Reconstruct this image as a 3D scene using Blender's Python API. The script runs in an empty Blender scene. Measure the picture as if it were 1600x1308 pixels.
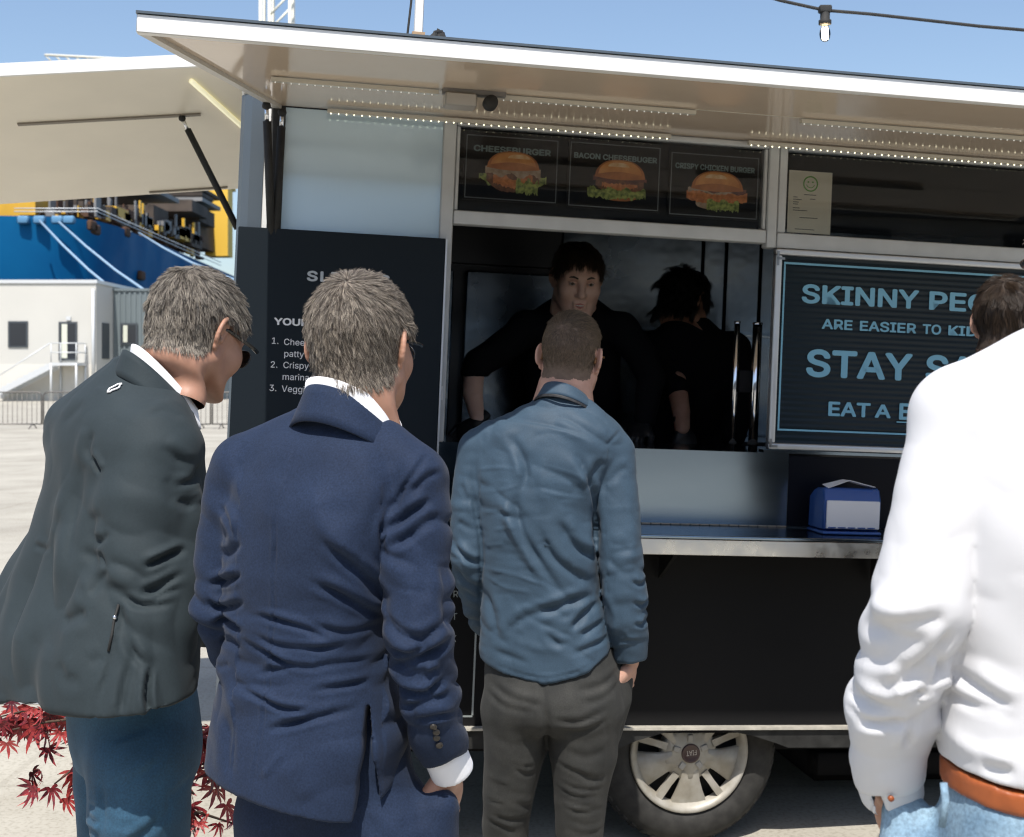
import bpy, bmesh, math, random
import numpy as np
from mathutils import Matrix, Vector
random.seed(7); RNG = np.random.default_rng(7)
S = bpy.context.scene
C = S.collection
rad = math.radians

# ------------------------------------------------------------------ camera
EYE = 1.62                                  # height of the lens above the quay
cam_d = bpy.data.cameras.new('camera'); cam = bpy.data.objects.new('camera', cam_d); C.objects.link(cam)
cam.location = (0, 0, EYE); cam.rotation_euler = (rad(90), 0, 0)
cam_d.lens = 45.0; cam_d.sensor_width = 36.0; cam_d.sensor_fit = 'HORIZONTAL'
cam_d.shift_y = -0.04625                    # rising-front style shift: the horizon stands above the middle
cam_d.clip_start = 0.05; cam_d.clip_end = 6000
cam_d.dof.use_dof = True; cam_d.dof.focus_distance = 2.75; cam_d.dof.aperture_fstop = 9.0
S.camera = cam

# ------------------------------------------------------------------ truck frame (it leans 2.45 degrees on the sloping quay)
YAW, TILT = rad(9.5), rad(2.45)
TX = Vector((math.cos(YAW)*math.cos(TILT), math.sin(YAW)*math.cos(TILT), -math.sin(TILT)))
TY = Vector((-math.sin(YAW), math.cos(YAW), 0.0))
TZ = TX.cross(TY)
TO = Vector((0, 4.2, 0))

# ------------------------------------------------------------------ sun, sky, exposure
sun_dir = (TX*-0.365 + TY*-1.0 + TZ*1.88).normalized()
sun_d = bpy.data.lights.new('sun', 'SUN'); sun = bpy.data.objects.new('sun', sun_d); C.objects.link(sun)
sun_d.energy = 5.0; sun_d.angle = rad(0.53); sun_d.color = (1.0, 0.955, 0.89)
sun.rotation_euler = sun_dir.to_track_quat('Z', 'Y').to_euler()
W = bpy.data.worlds.new('World'); S.world = W; W.use_nodes = True
nt = W.node_tree; nt.nodes.clear()
sky = nt.nodes.new('ShaderNodeTexSky'); sky.sky_type = 'NISHITA'; sky.sun_disc = False
sky.sun_elevation = math.asin(sun_dir.z); sky.sun_rotation = math.atan2(sun_dir.x, sun_dir.y)
sky.air_density = 1.0; sky.dust_density = 1.6; sky.ozone_density = 1.5
bg = nt.nodes.new('ShaderNodeBackground'); bg.inputs[1].default_value = 0.15
wo = nt.nodes.new('ShaderNodeOutputWorld')
nt.links.new(sky.outputs[0], bg.inputs[0]); nt.links.new(bg.outputs[0], wo.inputs[0])
S.render.engine = 'CYCLES'
S.cycles.use_denoising = True; S.cycles.denoising_prefilter = 'ACCURATE'; S.cycles.pixel_filter_type = 'BLACKMAN_HARRIS'; S.cycles.filter_width = 1.15; S.cycles.max_bounces = 8; S.cycles.diffuse_bounces = 4; S.cycles.glossy_bounces = 4
S.cycles.transmission_bounces = 6; S.cycles.transparent_max_bounces = 8; S.cycles.sample_clamp_indirect = 6.0
S.cycles.caustics_reflective = False; S.cycles.caustics_refractive = False
vs = S.view_settings; vs.view_transform = 'Standard'; vs.look = 'None'; vs.exposure = 0.22; vs.gamma = 1.0
vs.use_curve_mapping = False

# ------------------------------------------------------------------ helpers: materials
def mat(name, col, rough=0.5, metal=0.0, spec=0.5, var=0.0, vscale=6.0, col2=None, bump=0.0, bscale=200.0, bdist=0.002, coat=0.0,
        sheen=0.0, emit=None, estr=0.0, trans=0.0, sss=0.0, weave=0.0, wscale=900.0, crease=0.0, cscale=9.0, speck=0.0, sscale=260.0, rvar=0.0, rscale=8.0, aniso=0.0, stretch=None):
    m = bpy.data.materials.new(name); m.use_nodes = True
    n = m.node_tree.nodes; l = m.node_tree.links; b = n['Principled BSDF']
    b.inputs['Base Color'].default_value = (*col, 1); b.inputs['Roughness'].default_value = rough
    b.inputs['Metallic'].default_value = metal; b.inputs['Specular IOR Level'].default_value = spec
    b.inputs['Coat Weight'].default_value = coat; b.inputs['Sheen Weight'].default_value = sheen
    b.inputs['Transmission Weight'].default_value = trans
    if aniso: b.inputs['Anisotropic'].default_value = aniso
    if sss: b.inputs['Subsurface Weight'].default_value = sss; b.inputs['Subsurface Radius'].default_value = (0.012, 0.005, 0.003); b.inputs['Subsurface Scale'].default_value = 1.0
    if emit: b.inputs['Emission Color'].default_value = (*emit, 1); b.inputs['Emission Strength'].default_value = estr
    tc = n.new('ShaderNodeTexCoord'); vec = tc.outputs['Object']
    if stretch:
        mp = n.new('ShaderNodeMapping'); mp.inputs['Scale'].default_value = stretch
        l.new(vec, mp.inputs[0]); vec = mp.outputs[0]
    if var or col2:
        no = n.new('ShaderNodeTexNoise'); no.inputs['Scale'].default_value = vscale; no.inputs['Detail'].default_value = 6.0
        l.new(vec, no.inputs['Vector'])
        r = n.new('ShaderNodeValToRGB'); r.color_ramp.elements[0].position = 0.36; r.color_ramp.elements[1].position = 0.64
        c2 = col2 or tuple(min(1, c*(1+var)) for c in col); c1 = col if col2 else tuple(c*(1-var) for c in col)
        r.color_ramp.elements[0].color = (*c1, 1); r.color_ramp.elements[1].color = (*c2, 1)
        l.new(no.outputs['Fac'], r.inputs[0]); l.new(r.outputs[0], b.inputs['Base Color'])
    if speck:                                # thread-to-thread tone of cloth
        src = b.inputs['Base Color'].links[0].from_socket if b.inputs['Base Color'].links else None
        no = n.new('ShaderNodeTexNoise'); no.inputs['Scale'].default_value = sscale; no.inputs['Detail'].default_value = 3.0; l.new(vec, no.inputs['Vector'])
        mr = n.new('ShaderNodeMapRange'); mr.inputs[1].default_value = .3; mr.inputs[2].default_value = .7; mr.inputs[3].default_value = 1-speck; mr.inputs[4].default_value = 1+speck; l.new(no.outputs['Fac'], mr.inputs[0])
        mx = n.new('ShaderNodeMix'); mx.data_type = 'RGBA'; mx.blend_type = 'MULTIPLY'; mx.inputs[0].default_value = 1.0
        if src: l.new(src, mx.inputs[6])
        else: mx.inputs[6].default_value = (*col, 1)
        l.new(mr.outputs[0], mx.inputs[7]); l.new(mx.outputs[2], b.inputs['Base Color'])
    if rvar:
        no = n.new('ShaderNodeTexNoise'); no.inputs['Scale'].default_value = rscale; no.inputs['Detail'].default_value = 5.0
        l.new(vec, no.inputs['Vector'])
        mr = n.new('ShaderNodeMapRange'); mr.inputs[1].default_value = 0.3; mr.inputs[2].default_value = 0.7
        mr.inputs[3].default_value = max(0.02, rough-rvar); mr.inputs[4].default_value = min(1, rough+rvar)
        l.new(no.outputs['Fac'], mr.inputs[0]); l.new(mr.outputs[0], b.inputs['Roughness'])
    if bump or weave or crease:
        prev = None
        for amt, sc, kind in ((bump, bscale, 'n'), (weave, wscale, 'w'), (crease, cscale, 'c')):
            if not amt: continue
            if kind == 'n':
                t = n.new('ShaderNodeTexNoise'); t.inputs['Scale'].default_value = sc; t.inputs['Detail'].default_value = 4.0; o = t.outputs['Fac']
            elif kind == 'c':
                t = n.new('ShaderNodeTexNoise'); t.noise_type = 'RIDGED_MULTIFRACTAL'; t.inputs['Scale'].default_value = sc; t.inputs['Detail'].default_value = 5.0; t.inputs['Distortion'].default_value = 0.6; o = t.outputs['Fac']
            else:
                t = n.new('ShaderNodeTexVoronoi'); t.inputs['Scale'].default_value = sc; o = t.outputs['Distance']
            l.new(vec, t.inputs['Vector'])
            bp = n.new('ShaderNodeBump'); bp.inputs['Strength'].default_value = amt; bp.inputs['Distance'].default_value = bdist if kind == 'n' else (0.0006 if kind == 'w' else 0.006)
            l.new(o, bp.inputs['Height'])
            if prev: l.new(prev, bp.inputs['Normal'])
            prev = bp.outputs[0]
        l.new(prev, b.inputs['Normal'])
    return m

# ------------------------------------------------------------------ helpers: objects
def tag(o, label=None, cat=None, group=None, kind=None):
    if label: o['label'] = label
    if cat: o['category'] = cat
    if group: o['group'] = group
    if kind: o['kind'] = kind
    return o
def empty(name, loc=(0, 0, 0), rz=0.0, parent=None):
    o = bpy.data.objects.new(name, None); C.objects.link(o); o.location = loc; o.rotation_euler = (0, 0, rz)
    o.empty_display_size = 0.1
    if parent: o.parent = parent
    return o
def link(name, me, m, parent=None, smooth=False):
    if m is not None:
        for q in (m if isinstance(m, (list, tuple)) else [m]): me.materials.append(q)
    o = bpy.data.objects.new(name, me); C.objects.link(o)
    if parent: o.parent = parent
    if smooth: me.polygons.foreach_set('use_smooth', np.ones(len(me.polygons), dtype=bool))
    return o
def mesh_np(name, V, F, m, parent=None, smooth=True, mi=None):
    """V (n,3) and F (k,3|4) as ONE mesh object"""
    V = np.asarray(V, np.float32); F = np.asarray(F, np.int32); k = F.shape[1]
    me = bpy.data.meshes.new(name)
    me.vertices.add(len(V)); me.vertices.foreach_set('co', V.ravel())
    me.loops.add(F.size); me.loops.foreach_set('vertex_index', F.ravel())
    me.polygons.add(len(F)); me.polygons.foreach_set('loop_start', np.arange(0, F.size, k, dtype=np.int32))
    o = link(name, me, m, parent)
    if mi is not None: me.polygons.foreach_set('material_index', np.asarray(mi, np.int32))
    me.polygons.foreach_set('use_smooth', np.full(len(F), smooth)); me.update(calc_edges=True); me.validate()
    return o
def mesh_py(name, V, F, m, parent=None, smooth=False):
    me = bpy.data.meshes.new(name); me.from_pydata([tuple(map(float, v)) for v in V], [], [tuple(f) for f in F]); me.update()
    return link(name, me, m, parent, smooth)
class MB:
    """collects boxes, prisms and tubes; build() links them as one mesh"""
    def __init__(s): s.v = []; s.f = []
    def add(s, V, F):
        b = len(s.v); s.v += [tuple(map(float, p)) for p in V]; s.f += [tuple(i+b for i in f) for f in F]; return s
    def box(s, x0, x1, y0, y1, z0, z1):
        V = [(x, y, z) for z in (z0, z1) for y in (y0, y1) for x in (x0, x1)]
        return s.add(V, [(0, 2, 3, 1), (4, 5, 7, 6), (0, 1, 5, 4), (2, 6, 7, 3), (0, 4, 6, 2), (1, 3, 7, 5)])
    def prism(s, pts, d):                    # planar polygon pts pushed along d
        n = len(pts); A = [Vector(p) for p in pts]; d = Vector(d); B = [p+d for p in A]
        F = [tuple(range(n))[::-1], tuple(range(n, 2*n))] + [(i, (i+1) % n, n+(i+1) % n, n+i) for i in range(n)]
        return s.add(A+B, F)
    def tube(s, pts, r, n=8, cap=True):
        P = [Vector(p) for p in pts]; R = r if isinstance(r, (list, tuple)) else [r]*len(P); V = []; F = []
        up = Vector((0, 0, 1)); pu = None
        for i, p in enumerate(P):
            t = (P[min(i+1, len(P)-1)]-P[max(i-1, 0)]).normalized()
            if pu is None: u = t.cross(up if abs(t.z) < 0.9 else Vector((1, 0, 0))).normalized()
            else: u = (pu-t*pu.dot(t)).normalized()
            pu = u; w = t.cross(u)
            for k in range(n):
                a = 2*math.pi*k/n; V.append(p+(u*math.cos(a)+w*math.sin(a))*R[i])
        for i in range(len(P)-1):
            for k in range(n): F.append((i*n+k, i*n+(k+1) % n, (i+1)*n+(k+1) % n, (i+1)*n+k))
        if cap: F.append(tuple(range(n))[::-1]); F.append(tuple(range((len(P)-1)*n, len(P)*n)))
        return s.add(V, F)
    def build(s, name, m, parent=None, smooth=False, bevel=0.0, seg=2):
        o = mesh_py(name, s.v, s.f, m, parent, smooth)
        bm = bmesh.new(); bm.from_mesh(o.data); bmesh.ops.recalc_face_normals(bm, faces=bm.faces); 
        if bevel: bmesh.ops.bevel(bm, geom=[e for e in bm.edges], offset=bevel, segments=seg, affect='EDGES', clamp_overlap=True)
        bm.to_mesh(o.data); bm.free()
        if bevel:
            o.data.polygons.foreach_set('use_smooth', np.ones(len(o.data.polygons), dtype=bool))
            md = o.modifiers.new('wn', 'WEIGHTED_NORMAL'); md.keep_sharp = False
        return o
def box(name, x0, x1, y0, y1, z0, z1, m, parent=None, bevel=0.0):
    return MB().box(x0, x1, y0, y1, z0, z1).build(name, m, parent, bevel=bevel)
def tube(name, pts, r, m, parent=None, n=10):
    return MB().tube(pts, r, n).build(name, m, parent, smooth=True)
def lathe(name, prof, m, parent=None, n=32, axis='z', at=(0, 0, 0), smooth=True):
    V = []; F = []
    for r, h in prof:
        for k in range(n):
            a = 2*math.pi*k/n; c, s_ = r*math.cos(a), r*math.sin(a)
            V.append((c+at[0], s_+at[1], h+at[2]) if axis == 'z' else (c+at[0], h+at[1], s_+at[2]))
    for i in range(len(prof)-1):
        for k in range(n): F.append((i*n+k, i*n+(k+1) % n, (i+1)*n+(k+1) % n, (i+1)*n+k))
    o = mesh_py(name, V, F, m, parent, smooth)
    bm = bmesh.new(); bm.from_mesh(o.data); bmesh.ops.remove_doubles(bm, verts=bm.verts, dist=1e-6)
    bmesh.ops.recalc_face_normals(bm, faces=bm.faces); bm.to_mesh(o.data); bm.free()
    if smooth:
        o.data.polygons.foreach_set('use_smooth', np.ones(len(o.data.polygons), dtype=bool))
    return o
FONT = None
try: FONT = bpy.data.fonts.load(bpy.utils.system_resource('DATAFILES', path='fonts')+'/Inter.woff2')
except Exception: FONT = None
def text(body, x, y, z, width, height, m, parent, bold=0.0, align='LEFT', name='lettering', spacing=1.0, rot=(math.pi/2, 0, 0)):
    """flat letters standing on (x, y, z), cap height given, squeezed to width if asked"""
    cu = bpy.data.curves.new(name, 'FONT'); cu.body = body
    if FONT: cu.font = FONT
    cu.align_x = align; cu.extrude = 0.0; cu.space_character = spacing; cu.resolution_u = 3
    cap = 0.727; cu.size = height/cap
    o = bpy.data.objects.new(name, cu); C.objects.link(o)
    bpy.context.view_layer.update()
    me = bpy.data.meshes.new_from_object(o.evaluated_get(bpy.context.evaluated_depsgraph_get()))
    bpy.data.objects.remove(o); bpy.data.curves.remove(cu); me.name = name; me.materials.clear()
    if bold:                                 # heavier strokes: the outline printed again a hair to each side
        import bmesh as _b
        bm = _b.new(); bm.from_mesh(me); src = [(v.co.copy()) for v in bm.verts]; fs = [[v.index for v in f.verts] for f in bm.faces]; dd = bold*height
        for q, (ax, ay) in enumerate(((-1, 0), (1, 0), (0, -1), (0, 1), (-.7, -.7), (.7, .7), (-.7, .7), (.7, -.7))):
            nv = [bm.verts.new((c.x+ax*dd, c.y+ay*dd, c.z+.00004*(q+1))) for c in src]
            for f in fs: bm.faces.new([nv[i] for i in f])
        bm.to_mesh(me); bm.free()
    if width:
        xs = [v.co.x for v in me.vertices]; w = max(xs)-min(xs)
        for v in me.vertices: v.co.x *= width/w
    o = link(name, me, m, parent); o.location = (x, y, z); o.rotation_euler = rot
    return o
# ------------------------------------------------------------------ ground, water
def ground_mat():
    m = bpy.data.materials.new('quay_concrete'); m.use_nodes = True
    n = m.node_tree.nodes; l = m.node_tree.links; b = n['Principled BSDF']; b.inputs['Roughness'].default_value = 0.9
    tc = n.new('ShaderNodeTexCoord')
    a = n.new('ShaderNodeTexNoise'); a.inputs['Scale'].default_value = 0.7; a.inputs['Detail'].default_value = 8
    c = n.new('ShaderNodeTexNoise'); c.inputs['Scale'].default_value = 60; c.inputs['Detail'].default_value = 5
    v = n.new('ShaderNodeTexVoronoi'); v.inputs['Scale'].default_value = 22
    for t in (a, c, v): l.new(tc.outputs['Object'], t.inputs['Vector'])
    r = n.new('ShaderNodeValToRGB'); r.color_ramp.elements[0].color = (0.335, 0.31, 0.26, 1); r.color_ramp.elements[1].color = (0.46, 0.435, 0.37, 1)
    r.color_ramp.elements[0].position = 0.3; r.color_ramp.elements[1].position = 0.7
    l.new(a.outputs['Fac'], r.inputs[0])
    r2 = n.new('ShaderNodeValToRGB'); r2.color_ramp.elements[0].color = (0.78, 0.77, 0.75, 1); r2.color_ramp.elements[1].color = (1, 1, 1, 1)
    r2.color_ramp.elements[0].position = 0.33; r2.color_ramp.elements[1].position = 0.52
    l.new(c.outputs['Fac'], r2.inputs[0])
    r3 = n.new('ShaderNodeValToRGB'); r3.color_ramp.elements[0].color = (0.55, 0.5, 0.45, 1); r3.color_ramp.elements[1].color = (1, 1, 1, 1)
    r3.color_ramp.elements[0].position = 0.03; r3.color_ramp.elements[1].position = 0.09
    l.new(v.outputs['Distance'], r3.inputs[0])
    x = n.new('ShaderNodeMix'); x.data_type = 'RGBA'; x.blend_type = 'MULTIPLY'; x.inputs[0].default_value = 1
    y = n.new('ShaderNodeMix'); y.data_type = 'RGBA'; y.blend_type = 'MULTIPLY'; y.inputs[0].default_value = 0.6
    l.new(r.outputs[0], x.inputs[6]); l.new(r2.outputs[0], x.inputs[7]); l.new(x.outputs[2], y.inputs[6]); l.new(r3.outputs[0], y.inputs[7])
    st = n.new('ShaderNodeTexNoise'); st.inputs['Scale'].default_value = 1.9; st.inputs['Detail'].default_value = 9; st.inputs['Roughness'].default_value = .7; l.new(tc.outputs['Object'], st.inputs['Vector'])
    r4 = n.new('ShaderNodeValToRGB'); r4.color_ramp.elements[0].color = (.66, .63, .58, 1); r4.color_ramp.elements[1].color = (1, 1, 1, 1); r4.color_ramp.elements[0].position = .36; r4.color_ramp.elements[1].position = .50; l.new(st.outputs['Fac'], r4.inputs[0])
    z = n.new('ShaderNodeMix'); z.data_type = 'RGBA'; z.blend_type = 'MULTIPLY'; z.inputs[0].default_value = .35; l.new(y.outputs[2], z.inputs[6]); l.new(r4.outputs[0], z.inputs[7])
    br = n.new('ShaderNodeTexBrick'); br.inputs['Scale'].default_value = .25; br.inputs['Mortar Size'].default_value = .004; br.offset = 0.0; br.inputs['Color1'].default_value = br.inputs['Color2'].default_value = (1, 1, 1, 1); br.inputs['Mortar'].default_value = (.45, .42, .38, 1); l.new(tc.outputs['Object'], br.inputs['Vector'])
    z2 = n.new('ShaderNodeMix'); z2.data_type = 'RGBA'; z2.blend_type = 'MULTIPLY'; z2.inputs[0].default_value = .2; l.new(z.outputs[2], z2.inputs[6]); l.new(br.outputs[0], z2.inputs[7])
    l.new(z2.outputs[2], b.inputs['Base Color'])
    bp = n.new('ShaderNodeBump'); bp.inputs['Strength'].default_value = 0.35; bp.inputs['Distance'].default_value = 0.004
    l.new(c.outputs['Fac'], bp.inputs['Height']); l.new(bp.outputs[0], b.inputs['Normal'])
    return m
tag(mesh_py('ground', [(-3000, -60, 0), (3000, -60, 0), (3000, 4000, 0), (-3000, 4000, 0)], [(0, 1, 2, 3)], ground_mat()), kind='structure')
M_WATER = mat('harbour_water', (0.02, 0.06, 0.09), rough=0.08, bump=0.5, bscale=0.6, bdist=0.2)
tag(mesh_py('water', [(-3000, 84, .004), (3000, 84, .004), (3000, 3900, .004), (-3000, 3900, .004)], [(0, 1, 2, 3)], M_WATER), kind='structure')

# ------------------------------------------------------------------ truck materials
M_BLACK = mat('black_gloss_panel', (0.014, 0.014, 0.0145), rough=0.4, spec=0.06, rvar=0.06, rscale=3)
M_SKIRT = mat('black_skirt', (0.028, 0.028, 0.027), rough=0.5, spec=0.2, rvar=0.12, rscale=14, var=0.25, vscale=20)
M_ALU = mat('aluminium', (0.60, 0.61, 0.62), rough=0.42, metal=0.85, rvar=0.1, rscale=12)
M_ALUW = mat('pale_coated_frame', (0.50, 0.52, 0.53), rough=0.4, spec=0.5, var=0.05, vscale=12)
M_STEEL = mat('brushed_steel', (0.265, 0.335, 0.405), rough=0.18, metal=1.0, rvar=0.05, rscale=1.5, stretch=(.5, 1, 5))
M_STEELD = mat('kitchen_steel', (0.05, 0.052, 0.055), rough=0.35, metal=1.0, rvar=0.08, rscale=2)
M_CHROME = mat('chrome_tube', (0.75, 0.76, 0.78), rough=0.12, metal=1.0)
M_WHITE = mat('white_coated_edge', (0.80, 0.80, 0.78), rough=0.35, var=0.03, vscale=5)
M_CREAM = mat('glossy_cream_underside', (0.66, 0.54, 0.42), rough=0.10, spec=0.6, var=0.03, vscale=3, rvar=0.04, rscale=2, bump=0.02, bscale=5, bdist=0.01)
M_CREAM2 = mat('matt_cream_underside', (0.86, 0.80, 0.67), rough=0.35, var=0.03, vscale=3)
M_SIDE = mat('sky_tinted_side', (0.58, 0.74, 0.86), rough=0.16, metal=0.3, rvar=0.05, rscale=2)  # white panel; the blue base colour stands for the sky mirrored in it
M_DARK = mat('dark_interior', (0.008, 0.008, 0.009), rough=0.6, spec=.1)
M_RUBBER = mat('black_rubber', (0.018, 0.018, 0.017), rough=0.75, var=0.2, vscale=30)
M_TYRE = mat('dusty_tyre', (0.026, 0.025, 0.023), rough=0.85, var=0.3, vscale=25)
M_HUB = mat('dusty_hubcap', (0.42, 0.40, 0.355), rough=0.45, metal=0.15, col2=(0.30, 0.275, 0.225), vscale=14, rvar=0.1)
M_SLATE = mat('slate_grey_post', (0.075, 0.095, 0.115), rough=0.35, rvar=0.06)
M_SIGNB = mat('dark_blue_board', (0.014, 0.019, 0.024), rough=0.42, spec=0.08, rvar=0.05, rscale=3)
M_SIGNR = mat('ribbed_dark_panel', (0.010, 0.020, 0.028), rough=0.28, spec=0.22)
M_LETB = mat('pale_blue_vinyl', (0.22, 0.47, 0.62), rough=0.5, spec=.2)
M_LETW = mat('white_vinyl', (0.72, 0.72, 0.72), rough=0.55)
M_LETD = mat('shaded_white_vinyl', (0.34, 0.37, 0.36), rough=0.6); M_LETG = mat('grey_green_print', (0.20, 0.28, 0.28), rough=0.5)  # M_LETD: white print, greyed to hold the shade it lies in
M_LED = mat('led_light', (1, 1, 1), emit=(1.0, 0.93, 0.62), estr=2.8); M_LED2 = mat('led_light_soft', (1, 1, 1), emit=(1.0, 0.97, 0.85), estr=.3)
M_LEDC = mat('led_channel', (0.55, 0.53, 0.46), rough=0.25)
def glass_mat(name, tint=(1, 1, 1), rough=0.0):
    m = bpy.data.materials.new(name); m.use_nodes = True; n = m.node_tree.nodes; l = m.node_tree.links; n.clear()
    o = n.new('ShaderNodeOutputMaterial'); mx = n.new('ShaderNodeMixShader'); fr = n.new('ShaderNodeFresnel'); fr.inputs[0].default_value = 1.5
    t = n.new('ShaderNodeBsdfTransparent'); t.inputs[0].default_value = (*tint, 1); g = n.new('ShaderNodeBsdfGlossy'); g.inputs['Roughness'].default_value = rough
    l.new(fr.outputs[0], mx.inputs[0]); l.new(t.outputs[0], mx.inputs[1]); l.new(g.outputs[0], mx.inputs[2]); l.new(mx.outputs[0], o.inputs[0])
    return m
M_GLASS = glass_mat('window_glass', (0.97, 0.98, 0.98))

TM = Matrix((( TX.x, TY.x, TZ.x, TO.x), (TX.y, TY.y, TZ.y, TO.y), (TX.z, TY.z, TZ.z, TO.z), (0, 0, 0, 1)))
def on_truck(name, label, cat, x, y, z, group=None):
    """a thing of its own that stands on or hangs from the truck; its parts are in truck metres from (x, y, z)"""
    e = empty(name); e.matrix_world = TM @ Matrix.Translation((x, y, z)); tag(e, label, cat, group); return e

T = empty('food_truck'); T.matrix_world = TM
tag(T, 'dark food truck with raised serving awning, steel counter shelf and silver hubcap', 'food truck')
XL, XR, DEPTH = -0.975, 2.9, 2.0
# body shell
box('lower_panel', XL+.08, XR, 0, .035, .456, 1.13, M_BLACK, T)
MB().prism([(XL+.08, -.018, .386), (XL+.08, -.018, .446), (XR, -.018, .446), (XR, -.018, .380), (.93, -.018, .384), (.885, -.018, .400), (.81, -.018, .423),
     (.72, -.018, .441), (.60, -.018, .4455), (.50, -.018, .438), (.40, -.018, .410), (.345, -.018, .386)], (0, .04, 0)).build('skirt', M_SKIRT, T)
MB().box(XL+.08, XR, -.03, .02, .4475, .4555).build('skirt_ledge', mat('worn_ledge', (0.55, 0.52, 0.45), rough=0.5, metal=0.3, var=0.15, vscale=30), T)
box('end_wall', XL, XL+.03, .08, DEPTH, .40, 2.46, M_SLATE, T)
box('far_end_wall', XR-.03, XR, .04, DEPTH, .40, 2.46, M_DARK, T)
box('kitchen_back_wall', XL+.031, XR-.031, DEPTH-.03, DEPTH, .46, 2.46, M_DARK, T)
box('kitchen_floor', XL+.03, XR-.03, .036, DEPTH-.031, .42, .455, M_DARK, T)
box('roof', XL, XR, .0, DEPTH, 2.462, 2.50, M_WHITE, T, bevel=.008)
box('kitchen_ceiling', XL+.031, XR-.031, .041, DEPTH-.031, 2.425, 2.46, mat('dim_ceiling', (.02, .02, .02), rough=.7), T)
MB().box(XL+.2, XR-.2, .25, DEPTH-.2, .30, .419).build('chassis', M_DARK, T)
# corner post, trim strips, side panel
mb = MB(); pts = [(XL, .08, .40), (XL, .03, .40), (XL+.012, .008, .40), (XL+.035, -.002, .40), (XL+.078, -.002, .40), (XL+.078, .08, .40)]
mb.prism(pts, (0, 0, 2.06)).build('corner_post', M_SLATE, T)
box('white_trim', XL+.0785, -.880, .002, .04, 1.131, 2.42, M_WHITE, T)
box('black_trim', -.8795, -.835, -.006, .04, 1.131, 2.428, M_RUBBER, T)
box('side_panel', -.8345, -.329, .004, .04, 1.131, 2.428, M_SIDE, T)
# window frames (each bar a part)
def bar(x0, x1, z0, z1, y0=-.012, y1=.035, m=M_ALUW, name='frame_bar', bevel=.003):
    return box(name, x0, x1, y0, y1, z0, z1, m, T, bevel=bevel)
bar(-.3285, -.286, 1.379, 2.43); bar(-.2855, .7815, 2.088, 2.134); bar(.782, .818, 2.0735, 2.43); bar(.8185, .848, 2.128, 2.43)
bar(.8185, XR, 2.0735, 2.1275); bar(-.2855, .7815, 2.41, 2.43); bar(.8485, XR, 2.41, 2.43)
bar(-.2855, -.272, 2.1345, 2.4095, y0=-.004); bar(.768, .7815, 2.1345, 2.4095, y0=-.004)
g = mesh_py('window_pane', [(-.272, .006, 2.134), (.769, .006, 2.134), (.769, .006, 2.41), (-.272, .006, 2.41)], [(0, 1, 2, 3)], M_GLASS, T)
g = mesh_py('window_pane', [(.848, .006, 2.1275), (XR-.04, .006, 2.1275), (XR-.04, .006, 2.41), (.848, .006, 2.41)], [(0, 1, 2, 3)], M_GLASS, T)
box('backing_board', -.28, .779, .034, .040, 2.1345, 2.4095, mat('black_backing', (.005, .005, .006), rough=.4, spec=.08), T)
# sliding window with the ribbed sign
sw = empty('sliding_window', parent=T)
for x0, x1, z0, z1 in ((.816, .838, 1.4145, 2.0505), (.816, 1.95, 2.051, 2.0725), (.816, 1.95, 1.392, 1.414), (1.928, 1.95, 1.4145, 2.0505)):
    box('frame_bar', x0, x1, -.022, .01, z0, z1, M_ALU, sw, bevel=.003)
for z in (1.40, 2.035): 
    b_ = MB().box(.818, .846, -.0252, -.0225, z, z+.008).box(.818, .826, -.0252, -.0225, z if z < 1.5 else z-.02, z+.028).build('corner_bracket', mat('bracket_steel', (.3, .31, .32), rough=.35, metal=.9), sw)
V = []; F = []; NZ = 33*8
for i in range(NZ+1):
    z = 1.4145+(2.0505-1.4145)*i/NZ; y = -.010-.0016*math.cos(2*math.pi*i/8)
    V += [(.838, y, z), (1.928, y, z)]
    if i: F.append((2*i-2, 2*i-1, 2*i+1, 2*i))
mesh_py('ribbed_panel', V, F, M_SIGNR, sw, smooth=True)
SY = -.0135
for a_ in ((.848, 1.90, 2.022, 2.029), (.848, 1.90, 1.457, 1.463), (.848, .854, 1.4635, 2.0215), (1.894, 1.90, 1.4635, 2.0215)):
    box('sign_border', a_[0], a_[1], SY, SY+.001, a_[2], a_[3], M_LETB, sw)
for wd_, x_, z_, w_, h_, b_ in (('SKINNY', .913, 1.896, .427, .084, .034), ('PEOPLE', 1.374, 1.896, .445, .084, .034), ('ARE', .992, 1.810, .111, .045, .03), ('EASIER', 1.126, 1.810, .207, .045, .03), ('TO', 1.359, 1.810, .069, .045, .03), ('KIDNAP', 1.452, 1.810, .235, .045, .03),
        ('STAY', .938, 1.648, .387, .122, .034), ('SAFE', 1.374, 1.648, .35, .122, .034), ('EAT', 1.023, 1.515, .153, .064, .034), ('A', 1.197, 1.515, .059, .060, .034), ('BURGER', 1.281, 1.512, .36, .074, .034)):
    text(wd_, x_, SY, z_, w_, h_, M_LETB, sw, bold=b_)
box('underline', 1.278, 1.645, SY, SY+.001, 1.499, 1.503, M_LETB, sw)
box('window_track', .80, XR, -.02, .03, 1.3805, 1.3905, M_STEEL, T)
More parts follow.
